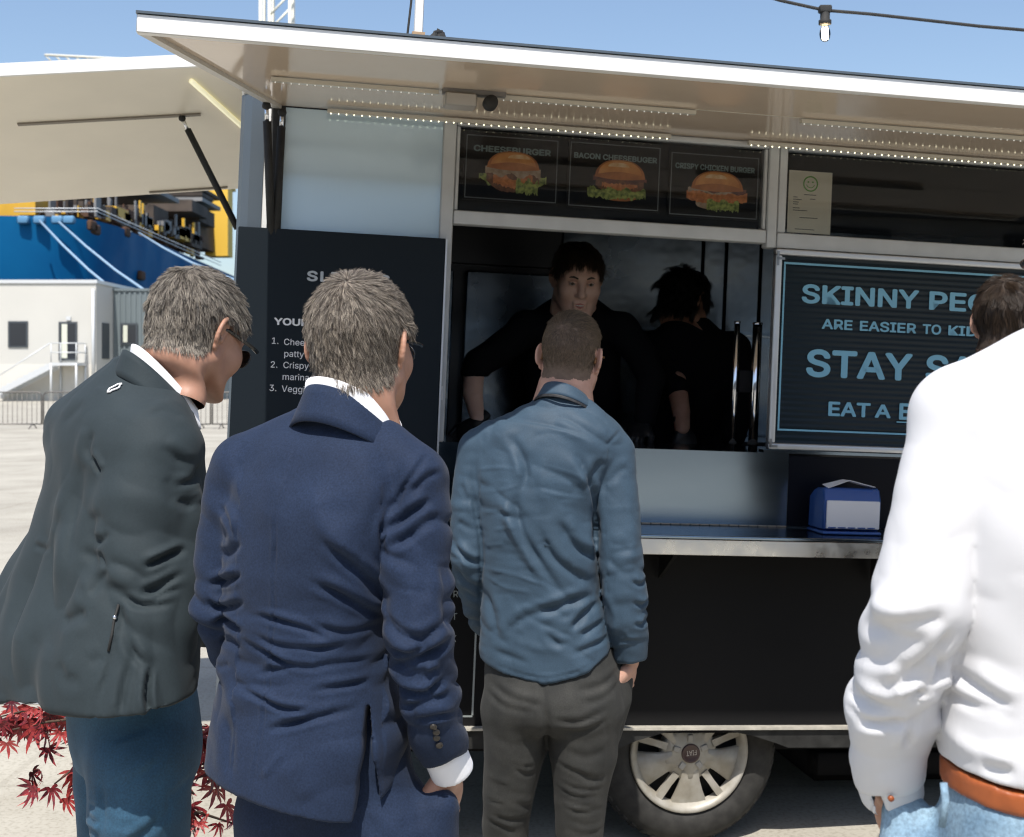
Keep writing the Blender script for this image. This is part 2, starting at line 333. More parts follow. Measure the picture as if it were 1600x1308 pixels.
# serving counter, upstand, shelf
box('counter_top', -.328, XR, .0005, .46, 1.345, 1.379, mat('dark_counter', (.03, .03, .032), rough=.12, metal=.6), T)
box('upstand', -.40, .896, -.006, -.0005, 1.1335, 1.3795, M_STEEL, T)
box('black_back_panel', .8965, XR, -.008, -.0005, 1.1335, 1.372, mat('navy_black_panel', (.006, .007, .011), rough=.3, spec=.12), T)
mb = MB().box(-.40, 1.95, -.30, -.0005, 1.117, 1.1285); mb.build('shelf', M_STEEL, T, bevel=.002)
box('shelf_lip', -.40, 1.95, -.303, -.298, 1.068, 1.1165, mat('worn_steel_lip', (.66, .66, .64), rough=.33, metal=1, rvar=.12, rscale=18), T, bevel=.0015)
mb = MB(); k = 0; x = -.395
while x < .89: mb.tube([(x, -.010, 1.131), (x+.030, -.010, 1.131)], .0032, 6); x += .034
mb.build('piano_hinge', mat('hinge_steel', (.25, .24, .21), rough=.4, metal=.9), T)
for xb in (-.3, .45, 1.2, 1.9): MB().prism([(xb, -.295, 1.116), (xb, -.02, 1.116), (xb, -.02, .95)], (.012, 0, 0)).build('shelf_bracket', M_BLACK, T)
# printed outline of the list on the lower panel
for a_ in ((-.80, -.1525, .4845, .4905), (-.1555, -.1495, .491, 1.02), (-.80, -.1525, 1.0205, 1.0265), (-.806, -.8005, .4845, 1.0265)):
    box('printed_outline', a_[0], a_[1], -.0012, -.0002, a_[2], a_[3], M_LETD, T)
for ch, z in (('R', .875), ('T', .802), ('K', .730)): text(ch, -.234, -.0012, z, 0, .030, M_LETD, T)
# awning
aw = empty('awning', parent=T)
def awz(y): return 2.432+y*.044
AX0, AX1, AXR, AYF = -.87, -1.17, 2.3, -1.0
q = [(AX0, .0, awz(0)), (AX1, AYF, awz(AYF)), (AXR, AYF, awz(AYF)), (AXR, .0, awz(0))]
mesh_py('underside', q, [(0, 1, 2, 3)], M_CREAM, aw)
up = [(p[0], p[1], p[2]+.030) for p in q]
mesh_py('awning_top', up, [(0, 3, 2, 1)], M_WHITE, aw)
MB().prism([(AX1-.004, AYF-.004, awz(AYF)-.012), (AXR, AYF-.004, awz(AYF)-.012), (AXR, AYF-.004, awz(AYF)+.032), (AX1-.004, AYF-.004, awz(AYF)+.032)], (0, .028, 0)).build('front_rail', M_WHITE, aw, bevel=.002)
MB().box(AX1-.006, AXR, AYF-.009, AYF+.03, awz(AYF)+.0325, awz(AYF)+.0385).build('drip_edge', M_SLATE, aw)
sd = (Vector((AX0, 0, awz(0)))-Vector((AX1, AYF, awz(AYF)))); sp = Vector((.026, 0, 0))
a0 = Vector((AX1-.004, AYF+.0245, awz(AYF+.0245)-.011)); a1 = Vector((AX0-.004, -.004, awz(0)-.011))
MB().add([a0, a0+sp, a1+sp, a1, a0+Vector((0, 0, .043)), a0+sp+Vector((0, 0, .043)), a1+sp+Vector((0, 0, .043)), a1+Vector((0, 0, .043))],
     [(0, 1, 2, 3), (4, 7, 6, 5), (0, 4, 5, 1), (1, 5, 6, 2), (2, 6, 7, 3), (3, 7, 4, 0)]).build('side_rail', mat('grey_white_rail', (.55, .53, .49), rough=.35), aw)
box('cross_seam', -.85, 2.2, -.508, -.5045, awz(-.5)-.0015, awz(-.5)-.0003, M_LEDC, aw)
def led(x0, x1, y, zc, par, step=.0245, m=M_LED):
    st = empty('led_strip', parent=par)
    box('channel', x0-.01, x1+.01, y-.009, y+.009, zc, zc+.012, M_LEDC, st)
    d = MB(); x = x0
    while x < x1: d.box(x, x+.0031, y-.0016, y+.0016, zc-.003, zc-.0002); x += step
    tag(d.build('diodes', m, st), kind='stuff')
led(-.695, .41, -.05, awz(-.05)-.020, aw); led(.70, 1.95, -.05, awz(-.05)-.020, aw)
led(-.86, -.41, -.505, awz(-.5)-.016, aw, .022, M_LED2); led(-.235, .352, -.505, awz(-.5)-.016, aw, .022, M_LED2); led(.70, 1.6, -.505, awz(-.5)-.016, aw, .022, M_LED2)
def strut(a, b, par):
    s_ = empty('gas_strut', parent=par); a, b = Vector(a), Vector(b); d = b-a
    tube('cylinder', [a+d*.10, b], .0135, M_RUBBER, s_); tube('piston', [a, a+d*.12], .007, M_CHROME, s_); 
    lathe('ball_joint', [(0, -.014), (.012, -.008), (.014, 0), (.012, .008), (0, .014)], M_RUBBER, s_, 12, at=a)
strut((-.893, -.10, awz(-.1)-.02), (-.858, -.012, 1.95), aw)
strut((-.845, -.05, 2.40), (-.85, -.02, 1.95), aw)
# heater / camera bracket under the awning
hc = on_truck('awning_speaker', 'small grey speaker box with round black end on a bracket under awning', 'speaker', -.31, -.52, awz(-.52))
box('bracket_plate', -.08, .10, -.02, .02, -.013, -.001, mat('grey_bracket', (.2, .19, .18), rough=.5), hc)
box('speaker_box', -.075, .015, -.035, .035, -.052, -.0135, mat('grey_box', (.40, .38, .35), rough=.4), hc, bevel=.004)
lathe('driver', [(0, -.02), (.019, -.018), (.021, 0), (.021, .02), (.014, .028), (0, .03)], M_RUBBER, hc, 20, axis='y', at=(.055, -.03, -.036))
# tail hatch standing open on the left end
th = empty('tail_hatch', parent=T)
def hz(x, y): return 2.942+.1333*x-.1708*y
hx0, hx1, hy0, hy1 = -1.0, -2.35, .55, 1.98
q = [(hx0, hy0), (hx0, hy1), (hx1, hy1), (hx1, hy0)]
mesh_py('underside', [(x, y, hz(x, y)-.030) for x, y in q], [(0, 1, 2, 3)], M_CREAM2, th)
mb = MB().prism([(x, y, hz(x, y)-.0295) for x, y in q], (0, 0, .032)); mb.build('hatch_skin', M_WHITE, th)
MB().prism([(hx0, hy0, hz(hx0, hy0)-.036), (hx1, hy0, hz(hx1, hy0)-.036), (hx1, hy0, hz(hx1, hy0)+.008), (hx0, hy0, hz(hx0, hy0)+.008)], (0, -.02, 0)).build('edge_rail', M_WHITE, th)
for x0, x1, y, w in ((-1.18, -1.86, 1.01, .010), (-1.12, -1.47, 1.94, .007)):
    MB().prism([(x0, y-w, hz(x0, y-w)-.0305), (x1, y-w, hz(x1, y-w)-.0305), (x1, y+w, hz(x1, y+w)-.0305), (x0, y+w, hz(x0, y+w)-.0305)], (0, 0, -.006)).build('support_rail', mat('brown_rail', (.22, .19, .15), rough=.5), th)
ls = empty('led_strip', parent=th)
tube('light_tube', [(-1.19, .662, hz(-1.19, .662)-.040), (-1.01, 1.2, hz(-1.01, 1.2)-.040)], .0095, mat('led_tube', (.9, .88, .7), rough=.3, emit=(1, .93, .6), estr=.5), ls)
strut((-1.25, 1.01, hz(-1.25, 1.01)-.045), (-1.02, 1.01, 2.14), th)
box('raised_roof', XL, XR, .52, DEPTH, 2.502, 2.80, M_SLATE, T, bevel=.01)
# wheels
def wheel(x, y, z, face):
    w = empty('wheel', (x, y, z), parent=T)
    R_, r_ = .318, .213
    lathe('tyre', [(r_-.012, .03*face), (r_+.004, .006*face), (r_+.03, 0), (r_+.07, .004*face), (R_-.018, .022*face), (R_-.003, .038*face), (R_, .06*face), (R_, .17*face), (R_-.02, .2*face), (r_, .2*face)], M_TYRE, w, 64, axis='y')
    mb = MB()
    for k in range(46):
        a = 2*math.pi*k/46; c_, s_ = math.cos(a), math.sin(a)
        for yy, wd in ((.028, .022), (.07, .03)):
            t_ = Vector((-s_, 0, c_)); p = Vector((c_*(R_-.002), yy*face, s_*(R_-.002)))
            n_ = Vector((c_, 0, s_))
            base = [p-t_*.011, p+t_*.011, p+t_*.011+Vector((0, wd*face, 0)), p-t_*.011+Vector((0, wd*face, 0))]
            if yy < .05: base = [b_-n_*(.011 if i < 2 else 0) for i, b_ in enumerate(base)]
            mb.prism(base, n_*.006)
    tag(mb.build('tread', M_TYRE, w), kind='stuff')
    hb = empty('hubcap', parent=w)
    lathe('rim_ring', [(.176, .034*face), (.186, .012*face), (.196, .004*face), (.206, .001*face), (.2085, .008*face), (.2085, .04*face)], M_HUB, hb, 64, axis='y')
    lathe('dark_brake', [(0, .075*face), (.19, .075*face)], M_RUBBER, hb, 32, axis='y', smooth=False)
    for k in range(5):                       # wide dished petals with a thin raised spoke between each pair
        a = math.radians(-90+72*k+3); c_, s_ = math.cos(a), math.sin(a)
        prof = [(.060, -.030, .030, .000), (.10, -.037, .037, .004), (.14, -.051, .051, .014), (.185, -.070, .070, .026)]
        V = []; F = []
        for i, (rr, t0, t1, h) in enumerate(prof):
            for t_, dh in ((t0, .014), (t0*.93, 0), (0, .004), (t1*.93, 0), (t1, .014)): V.append((c_*rr-s_*t_, (h+dh)*face, s_*rr+c_*t_))
            if i:
                for j in range(4): F.append(((i-1)*5+j, (i-1)*5+j+1, i*5+j+1, i*5+j))
        mesh_py('petal', V, F, M_HUB, hb, smooth=True)
        a += math.radians(36); c_, s_ = math.cos(a), math.sin(a); mb = MB()
        V = []
        for rr, t_, h in ((.085, .013, .002), (.125, .011, .006), (.19, .013, .013)):
            V += [(c_*rr+s_*t_, h*face, s_*rr-c_*t_), (c_*rr-s_*t_, h*face, s_*rr+c_*t_), (c_*rr-s_*t_, (h+.02)*face, s_*rr+c_*t_), (c_*rr+s_*t_, (h+.02)*face, s_*rr-c_*t_)]
        mb.add(V, [(0, 1, 5, 4), (4, 5, 9, 8), (1, 2, 6, 5), (5, 6, 10, 9), (3, 0, 4, 7), (7, 4, 8, 11), (8, 9, 10, 11)])
        mb.build('spoke', M_HUB, hb)
    lathe('hub', [(.030, -.004*face), (.050, -.002*face), (.068, .003*face), (.090, .006*face), (.096, .016*face), (.098, .05*face)], M_HUB, hb, 40, axis='y')
    for k in range(5):
        a = math.radians(90+72*k+3); c_, s_ = math.cos(a)*.051, math.sin(a)*.051
        t_, n_ = Vector((-math.sin(a), 0, math.cos(a)))*.0105, Vector((math.cos(a), 0, math.sin(a)))*.0125; p = Vector((c_, -.0065*face, s_))
        MB().prism([p-t_-n_, p+t_-n_, p+t_*.9+n_, p-t_*.9+n_], (0, .008*face, 0)).build('lug_cover', mat('lug_grey', (.36, .345, .31), rough=.5) if k == 0 else bpy.data.materials['lug_grey'], hb, bevel=.002)
    lathe('emblem', [(0, -.008*face), (.026, -.008*face), (.0295, -.010*face), (.0325, -.008*face), (.033, .0)], mat('dark_red_emblem', (.05, .022, .02), rough=.35, coat=.3) if face > 0 else bpy.data.materials['dark_red_emblem'], hb, 32, axis='y')
    if face > 0: text('FIAT', .0195, -.0088, .013, .036, .024, mat('silver_print', (.55, .5, .45), rough=.4), hb, bold=.0, rot=(math.pi/2, math.radians(173), 0))
    return w
wheel(.612, .06, .345, 1); wheel(.612, DEPTH-.06, .345, -1)
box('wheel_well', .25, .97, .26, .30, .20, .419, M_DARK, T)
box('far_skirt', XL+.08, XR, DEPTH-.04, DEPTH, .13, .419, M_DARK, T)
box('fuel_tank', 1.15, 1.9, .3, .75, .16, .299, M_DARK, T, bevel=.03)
for xs in (-.7, 2.5):
    sup = empty('support_leg', parent=T); zg = (xs)*math.tan(TILT)
    for ys in (.35, 1.65): tube('jack_tube', [(xs, ys, .38), (xs, ys, zg+.012)], .025, M_RUBBER, sup); box('foot_plate', xs-.06, xs+.06, ys-.06, ys+.06, zg, zg+.012, M_SKIRT, sup)
tag_ = box('white_tag', -.318, -.296, -.018, -.0125, 1.515, 1.56, M_LETW, T)

# ------------------------------------------------------------------ menu board leaning on the truck side
mbd = on_truck('menu_board', 'tall dark blue menu board with white list, fixed left of the hatch', 'menu board', -.64, -.03, 1.0)
box('board', -.325, .330, -.008, .008, .0, 1.036, M_SIGNB, mbd, bevel=.002)
box('board_edge', .3303, .336, -.010, .008, .0, 1.034, M_ALU, mbd)
LY = -.0092
def tl(s_, x, z, h, w=0, b=0.0): text(s_, x+.64, LY, z-1.0, w, h, M_LETW, mbd, bold=b)
text('SLIDERS', -.107, LY, .877, .262, .042, mat('grey_vinyl', (.42, .45, .47), rough=.5), mbd, bold=.04, spacing=1.12)
tl('YOUR CHOICE', -.842, 1.733, .029, .27, .04)
tl('1.', -.849, 1.672, .028); tl('Cheese with beef', -.810, 1.670, .028); tl('patty with cheese.', -.808, 1.633, .028)
tl('2.', -.849, 1.597, .028); tl('Crispy chicken in a', -.809, 1.597, .028); tl('marinade and mayo.', -.810, 1.560, .028)
tl('3.', -.849, 1.523, .028); tl('Veggie', -.810, 1.522, .028)

# ------------------------------------------------------------------ burger posters behind the glass
M_BUN = mat('bun_print', (.62, .22, .045), rough=.4, col2=(.85, .38, .11), vscale=16); M_BUN2 = mat('bun_dark_print', (.40, .11, .022), rough=.4, col2=(.58, .20, .05), vscale=22)
M_PATTY = mat('patty_print', (.10, .035, .015), rough=.5, col2=(.24, .09, .035), vscale=60); M_CRISP = mat('crisp_print', (.48, .14, .035), rough=.5, col2=(.75, .28, .09), vscale=60)
M_LEAF = mat('salad_print', (.07, .12, .018), rough=.5, col2=(.45, .52, .13), vscale=70); M_SAUCE = mat('sauce_print', (.55, .42, .30), rough=.5, col2=(.35, .22, .13), vscale=40)
M_BACON = mat('bacon_print', (.08, .02, .015), rough=.5, col2=(.22, .06, .04), vscale=50); M_PBLK = mat('poster_black', (.006, .006, .007), rough=.45, col2=(.012, .012, .013), vscale=9, spec=.08)
M_PLINE = mat('poster_line', (.16, .18, .19), rough=.5); M_HILITE = mat('bun_shine_print', (.95, .68, .40), rough=.4, col2=(.80, .42, .15), vscale=30)
def blob(par, name, m, top, bot, y, n=40, jag=0.0, x0=0, x1=1, rnd=None):
    """flat printed shape between two outline functions of t (0..1)"""
    rnd = rnd or random; V = []; F = []
    for i in range(n+1):
        t = i/n; x = x0+(x1-x0)*t; j = jag*rnd.uniform(-1, 1)
        V += [(x, y, bot(t)-abs(j) if jag else bot(t)), (x, y, top(t)+j*.3)]
        if i: F.append((2*i-2, 2*i, 2*i+1, 2*i-1))
    return mesh_py(name, V, F, m, par)
def poster(x0, x1, z0, z1, title, tw, th_, label, kind):
    P = on_truck('burger_poster', label, 'poster', (x0+x1)/2, .012, z0, 'burger posters over the serving hatch'); w, h = (x1-x0), (z1-z0)
    box('sheet', -w/2-.006, w/2+.006, 0, .004, -.006, h+.006, M_PBLK, P)
    for a_ in ((-w/2, w/2, h-.003, h), (-w/2, w/2, 0, .003), (-w/2, -w/2+.003, .0032, h-.0032), (w/2-.003, w/2, .0032, h-.0032)): box('border_line', a_[0], a_[1], -.0008, -.0002, a_[2], a_[3], M_PLINE, P)
    text(title, -tw/2, -.001, h-.052, tw, th_, M_LETG, P, bold=.045)
    cx, bw = (.005, .088) if kind == 0 else ((.018, .087) if kind == 1 else (.01, .092)); base = .028
    dome = lambda t: (max(0, 1-abs(2*t-1)**2.6))**.55
    rr = random.Random(kind+3)
    def B(nm, m, zt, zb, y, w_=1.0, jag=0, dx=0, n=40):
        blob(P, nm, m, zt, zb, -.0008-.0002*y, n, jag, cx+dx-bw*w_, cx+dx+bw*w_, rr)
    if kind == 0:
        B('salad', M_LEAF, lambda t: base+.055, lambda t: base+.014+.03*abs(2*t-1)**2, 1, 1.28, .014)
        B('patty', M_PATTY, lambda t: base+.066, lambda t: base+.000+.035*abs(2*t-1)**3, 2, 1.0, .003)
        B('filling', M_CRISP, lambda t: base+.050+.012*math.sin(9*t), lambda t: base+.012+.02*abs(2*t-1), 3, .75, .008)
        B('bun_sauce', M_SAUCE, lambda t: base+.080, lambda t: base+.055+.008*math.sin(17*t), 4, 1.05, .006)
        B('salad', M_LEAF, lambda t: base+.038+.008*math.sin(14*t), lambda t: base+.004, 5, .42, .014, dx=.048)
    elif kind == 1:
        B('lower_bun', M_BUN2, lambda t: base+.03, lambda t: base+.025-.028*dome(t), 1, .85)
        B('patty', M_PATTY, lambda t: base+.068, lambda t: base+.026+.02*abs(2*t-1)**3, 2, .95, .004)
        B('filling', M_CRISP, lambda t: base+.055, lambda t: base+.030+.02*abs(2*t-1), 3, .7, .01)
        B('bacon', M_BACON, lambda t: base+.078+.005*math.sin(11*t), lambda t: base+.062+.006*math.sin(15*t), 4, 1.06, .004)
        B('salad', M_LEAF, lambda t: base+.036+.006*math.sin(21*t), lambda t: base+.018-.008*dome(t), 5, 1.15, .012, dx=-.01)
    else:
        B('lower_bun', M_SAUCE, lambda t: base+.022, lambda t: base+.012-.016*dome(t), 1, .8)
        B('crisp_fillet', M_CRISP, lambda t: base+.056+.006*math.sin(13*t), lambda t: base+.016+.016*abs(2*t-1)**2, 2, 1.16, .006)
        B('sauce', M_SAUCE, lambda t: base+.068, lambda t: base+.054+.005*math.sin(9*t), 3, 1.06, .004, dx=-.005)
        B('bacon', M_BACON, lambda t: base+.070, lambda t: base+.058+.005*math.sin(12*t+1), 4, .9, .003, dx=.02)
        B('salad', M_LEAF, lambda t: base+.026+.006*math.sin(15*t), lambda t: base+.000, 5, .62, .012, dx=.022)
    hb = base+(.076 if kind != 1 else .074); hh = .056 if kind != 1 else .060
    if kind == 2: hb = base+.064; hh = .062
    B('top_bun', M_BUN2, lambda t: hb+hh*dome(t), lambda t: hb-.007*math.sin(math.pi*t), 6, 1.0)
    B('top_bun', M_BUN, lambda t: hb+.012+(hh-.016)*dome(t), lambda t: hb+.010+.010*math.sin(math.pi*t), 7, .86)
    B('bun_shine', M_HILITE, lambda t: hb+hh*.62+hh*.22*dome(t), lambda t: hb+hh*.60, 8, .42, 0, dx=.018 if kind == 0 else -.006)
poster(-.250, .056, 2.180, 2.387, 'CHEESEBURGER', .258, .026, 'cheeseburger poster, leftmost of three over the hatch, bun spilling sauce', 0)
poster(.098, .406, 2.176, 2.388, 'BACON CHEESEBUGER', .285, .024, 'bacon cheeseburger poster in the middle of the three', 1)
poster(.445, .753, 2.169, 2.378, 'CRISPY CHICKEN BURGER', .280, .024, 'crispy chicken burger poster, rightmost of three over the hatch', 2)
# certificate
ce = on_truck('certificate', 'white hygiene certificate with green smiley taped inside the upper window', 'certificate', .94, .010, 2.133)
box('paper', -.078, .078, 0, .0015, 0, .213, mat('certificate_paper', (.80, .76, .62), rough=.6, var=.03), ce)
M_GRN = mat('green_print', (.12, .38, .04), rough=.5); M_INK = mat('ink', (.06, .06, .06), rough=.6)
def ring(name, cx, cz, r0, r1, a0, a1, m, par, y=-.0008, n=36):
    V = []; F = []
    for i in range(n+1):
        a = math.radians(a0+(a1-a0)*i/n); V += [(cx+math.cos(a)*r0, y, cz+math.sin(a)*r0), (cx+math.cos(a)*r1, y, cz+math.sin(a)*r1)]
        if i: F.append((2*i-2, 2*i-1, 2*i+1, 2*i))
    return mesh_py(name, V, F, m, par)
ring('smiley_ring', 0, .170, .0225, .027, 0, 360, M_GRN, ce); ring('smiley_mouth', 0, .172, .014, .0165, 200, 340, M_GRN, ce)
for sx in (-.008, .008): ring('smiley_eye', sx, .176, 0, .003, 0, 360, M_GRN, ce, n=10)
rr = random.Random(4)
for k, (z, x0, x1) in enumerate(((.131, -.022, .022), (.121, -.06, -.045), (.117, 0, .02), (.113, -.06, -.03), (.104, -.06, -.04), (.097, -.06, -.042), (.084, -.06, -.036), (.076, -.06, -.008), (.052, -.035, .03), (.012, -.05, .02))):
    box('print_line', x0, x1, -.0008, -.0002, z, z+.0022, M_INK, ce)
# napkin dispenser on the shelf
nd = on_truck('napkin_dispenser', 'blue napkin dispenser with white front plate on the steel shelf', 'napkin dispenser', 1.045, -.14, 1.1288)
M_NBLUE = mat('blue_plastic', (.03, .09, .30), rough=.3, coat=.3); M_NPL = mat('white_metal_plate', (.72, .72, .74), rough=.35, rvar=.05)
box('base', -.102, .102, -.062, .07, .0, .012, M_NBLUE, nd, bevel=.003)
MB().prism([(-.100, .068, .0125), (-.100, .068, .118), (-.090, .040, .146), (-.088, -.020, .152), (-.098, -.050, .112), (-.098, -.050, .0125)], (.2, 0, 0)).build('body', M_NBLUE, nd, bevel=.006)
box('front_plate', -.088, .096, -.058, -.0505, .020, .112, M_NPL, nd, bevel=.002)
for k in range(5): box('plate_slot', -.082+k*.034, -.056+k*.034, -.0592, -.0582, .022, .026, M_NBLUE, nd)
MB().add([(-.07, -.02, .150), (.0, -.03, .178), (.09, -.03, .158), (.09, .03, .150), (.0, .03, .176), (-.07, .03, .158), (-.07, -.02, .1485), (.0, -.03, .1765), (.09, -.03, .1565), (.09, .03, .1485), (.0, .03, .1745), (-.07, .03, .1565)],
    [(0, 1, 4, 5), (1, 2, 3, 4), (6, 11, 10, 7), (7, 10, 9, 8), (0, 6, 7, 1), (1, 7, 8, 2), (2, 8, 9, 3), (3, 9, 10, 4), (4, 10, 11, 5), (5, 11, 6, 0)]).build('napkin', mat('napkin_paper', (.75, .75, .75), rough=.8), nd)
# kitchen things
ga = on_truck('heat_lamp_stand', 'two upright chrome posts with a black box between, on the counter', 'stand', .80, .12, 1.379)
for x, r in ((-.062, .010), (.012, .0165)): tube('post', [(x, 0, 0), (x, 0, .44)], r, M_CHROME, ga, 16); lathe('post_cap', [(r+.001, .44), (r+.001, .447), (0, .449)], M_CHROME, ga, 16, at=(x, 0, 0)); lathe('post_ring', [(r, .02), (r+.003, .021), (r+.003, .03), (r, .031)], M_RUBBER, ga, 16, at=(x, 0, 0))
box('black_box', -.05, -.005, -.01, .03, .20, .28, M_DARK, ga, bevel=.003)
fr = on_truck('steel_fridge', 'tall steel fridge with double doors on the kitchen wall left of the counter', 'fridge', -.35, 1.35, .455)
box('cabinet', -.55, .72, .06, .58, 0, 1.85, M_STEELD, fr, bevel=.004)
M_FR = mat('fridge_steel', (.22, .265, .31), rough=.22, metal=1, rvar=.1, rscale=1.6, bump=.35, bscale=1.6, bdist=.05)
for x0, x1 in ((-.545, .02), (.11, .235), (.29, .71)): box('door', x0, x1, .0, .058, .08, 1.60, M_FR, fr, bevel=.006)
box('header', -.545, .71, .02, .059, 1.63, 1.83, M_STEELD, fr, bevel=.004)
for x in (.045, .088): tube('handle', [(x, -.02, .55), (x, -.02, 1.5)], .010, M_CHROME, fr)
sb_ = on_truck('splashback', 'steel splashback panels with seams behind the grill, right side of kitchen', 'splashback', 1.2, DEPTH-.06, 1.0)
for x0, x1 in ((-.72, -.02), (-.005, .10), (.115, .28), (.295, 1.3)): box('panel', x0, x1, 0, .028, .0, 1.4, M_FR, sb_, bevel=.003)
box('ledge', -.72, 1.3, -.06, -.0005, .86, .875, M_STEEL, sb_)
gr = on_truck('grill_unit', 'dark grill unit below the splashback', 'grill', 1.2, DEPTH-.75, .455)
box('cabinet', -.7, 1.2, 0, .62, 0, .88, M_DARK, gr, bevel=.004); box('hotplate', -.68, 1.18, .02, .6, .8805, .905, M_STEELD, gr)
MB().box(-.7, 1.2, -.02, -.0005, .70, .86).build('front_rail', M_STEELD, gr)

# ------------------------------------------------------------------ things on the awning roof, string of lights
zt = lambda y: awz(y)+.031
rp = on_truck('roof_pole', 'white square pole with sandy foot standing on the awning roof', 'pole', -.50, -.93, zt(-.93))
box('post', -.011, .011, -.011, .011, .0, .55, M_WHITE, rp, bevel=.002); box('foot_tape', -.016, .016, -.016, .016, .0, .028, mat('tan_tape', (.40, .27, .16), rough=.7), rp)
tube('cable', [(-.03, -.02, .0), (-.028, -.02, .02), (-.022, -.015, .10), (-.014, -.0135, .5)], .003, M_RUBBER, rp)
M_TARP = mat('grey_tarp', (.075, .08, .085), rough=.7, bump=.3, bscale=30, bdist=.01)
def drape(name, label, cat, x, y, L, Wd, H_, m, seed):
    e = on_truck(name, label, cat, x, y, zt(y)); rr = random.Random(seed); V = []; F = []; nx, ny = 26, 10
    for i in range(nx+1):
        for j in range(ny+1):
            a, b = i/nx, j/ny; hgt = H_*(max(0, math.sin(math.pi*a))**.6)*(max(0, math.sin(math.pi*b))**.5)*(.7+.3*math.sin(7*a+seed))
            V.append((L*(a-.5)+.01*math.sin(9*b+seed), Wd*(b-.5)+.008*math.sin(11*a), max(.002, hgt+.004*rr.uniform(-1, 1)*(hgt > .004)+.002)))
    for i in range(nx):
        for j in range(ny): F.append((i*(ny+1)+j, (i+1)*(ny+1)+j, (i+1)*(ny+1)+j+1, i*(ny+1)+j+1))
    o = mesh_py('cloth', V, F, m, e, smooth=True); o.modifiers.new('th', 'SOLIDIFY').thickness = .003
    return e
drape('folded_tarp', 'grey folded tarp lying on the awning roof beside the pole', 'tarp', -.62, -.90, .26, .10, .030, M_TARP, 1)
drape('black_cloth', 'crumpled black cloth at the foot of the roof pole', 'cloth', -.455, -.92, .06, .07, .045, M_RUBBER, 3)
drape('roof_rubber_strip', 'long flat grey strip lying along the awning roof edge', 'strip', -.86, -.94, .30, .06, .010, M_TARP, 5)
sl = empty('string_light', (0, 5.0, 0)); tag(sl, 'black cable with one lit clear bulb hanging in front of the sky', 'string light')
def sx(u, D=5.0): return (u-800)/2000*D
def szz(v, D=5.0): return EYE-(v-580)/2000*D
cab = [(sx(u), 0, szz(v)) for u, v in ((700, -150), (960, -78), (1120, -28), (1220, 1), (1288, 16), (1360, 22), (1450, 32), (1530, 41), (1600, 47), (1800, 60), (2100, 62))]
tube('cable', cab, .0063, M_RUBBER, sl)
bx_, bz_ = sx(1289), szz(14)
box('socket_cap', bx_-.024, bx_+.024, -.018, .018, bz_-.015, bz_+.012, M_RUBBER, sl, bevel=.003)
lathe('socket', [(0.0150, 0.0000), (0.0188, -0.0090), (0.0188, -0.0330), (0.0248, -0.0360), (0.0248, -0.0510), (0.0180, -0.0540), (0.0000, -0.0540)], M_RUBBER, sl, 18, at=(bx_, 0, bz_-.009))
lathe('bulb_glass', [(0.0120, -0.0540), (0.0128, -0.0600), (0.0195, -0.0750), (0.0218, -0.0900), (0.0180, -0.1080), (0.0105, -0.1170), (0.0000, -0.1185)], glass_mat('bulb_glass'), sl, 20, at=(bx_, 0, bz_-.009))
mb = MB()
for k in range(4):
    a = k*math.pi/2+.4; mb.tube([(bx_+.008*math.cos(a), .008*math.sin(a), bz_-.074), (bx_+.011*math.cos(a), .011*math.sin(a), bz_-.116)], .0034, 6)
mb.build('filament', mat('filament', (1, .8, .5), emit=(1, .78, .48), estr=60), sl)
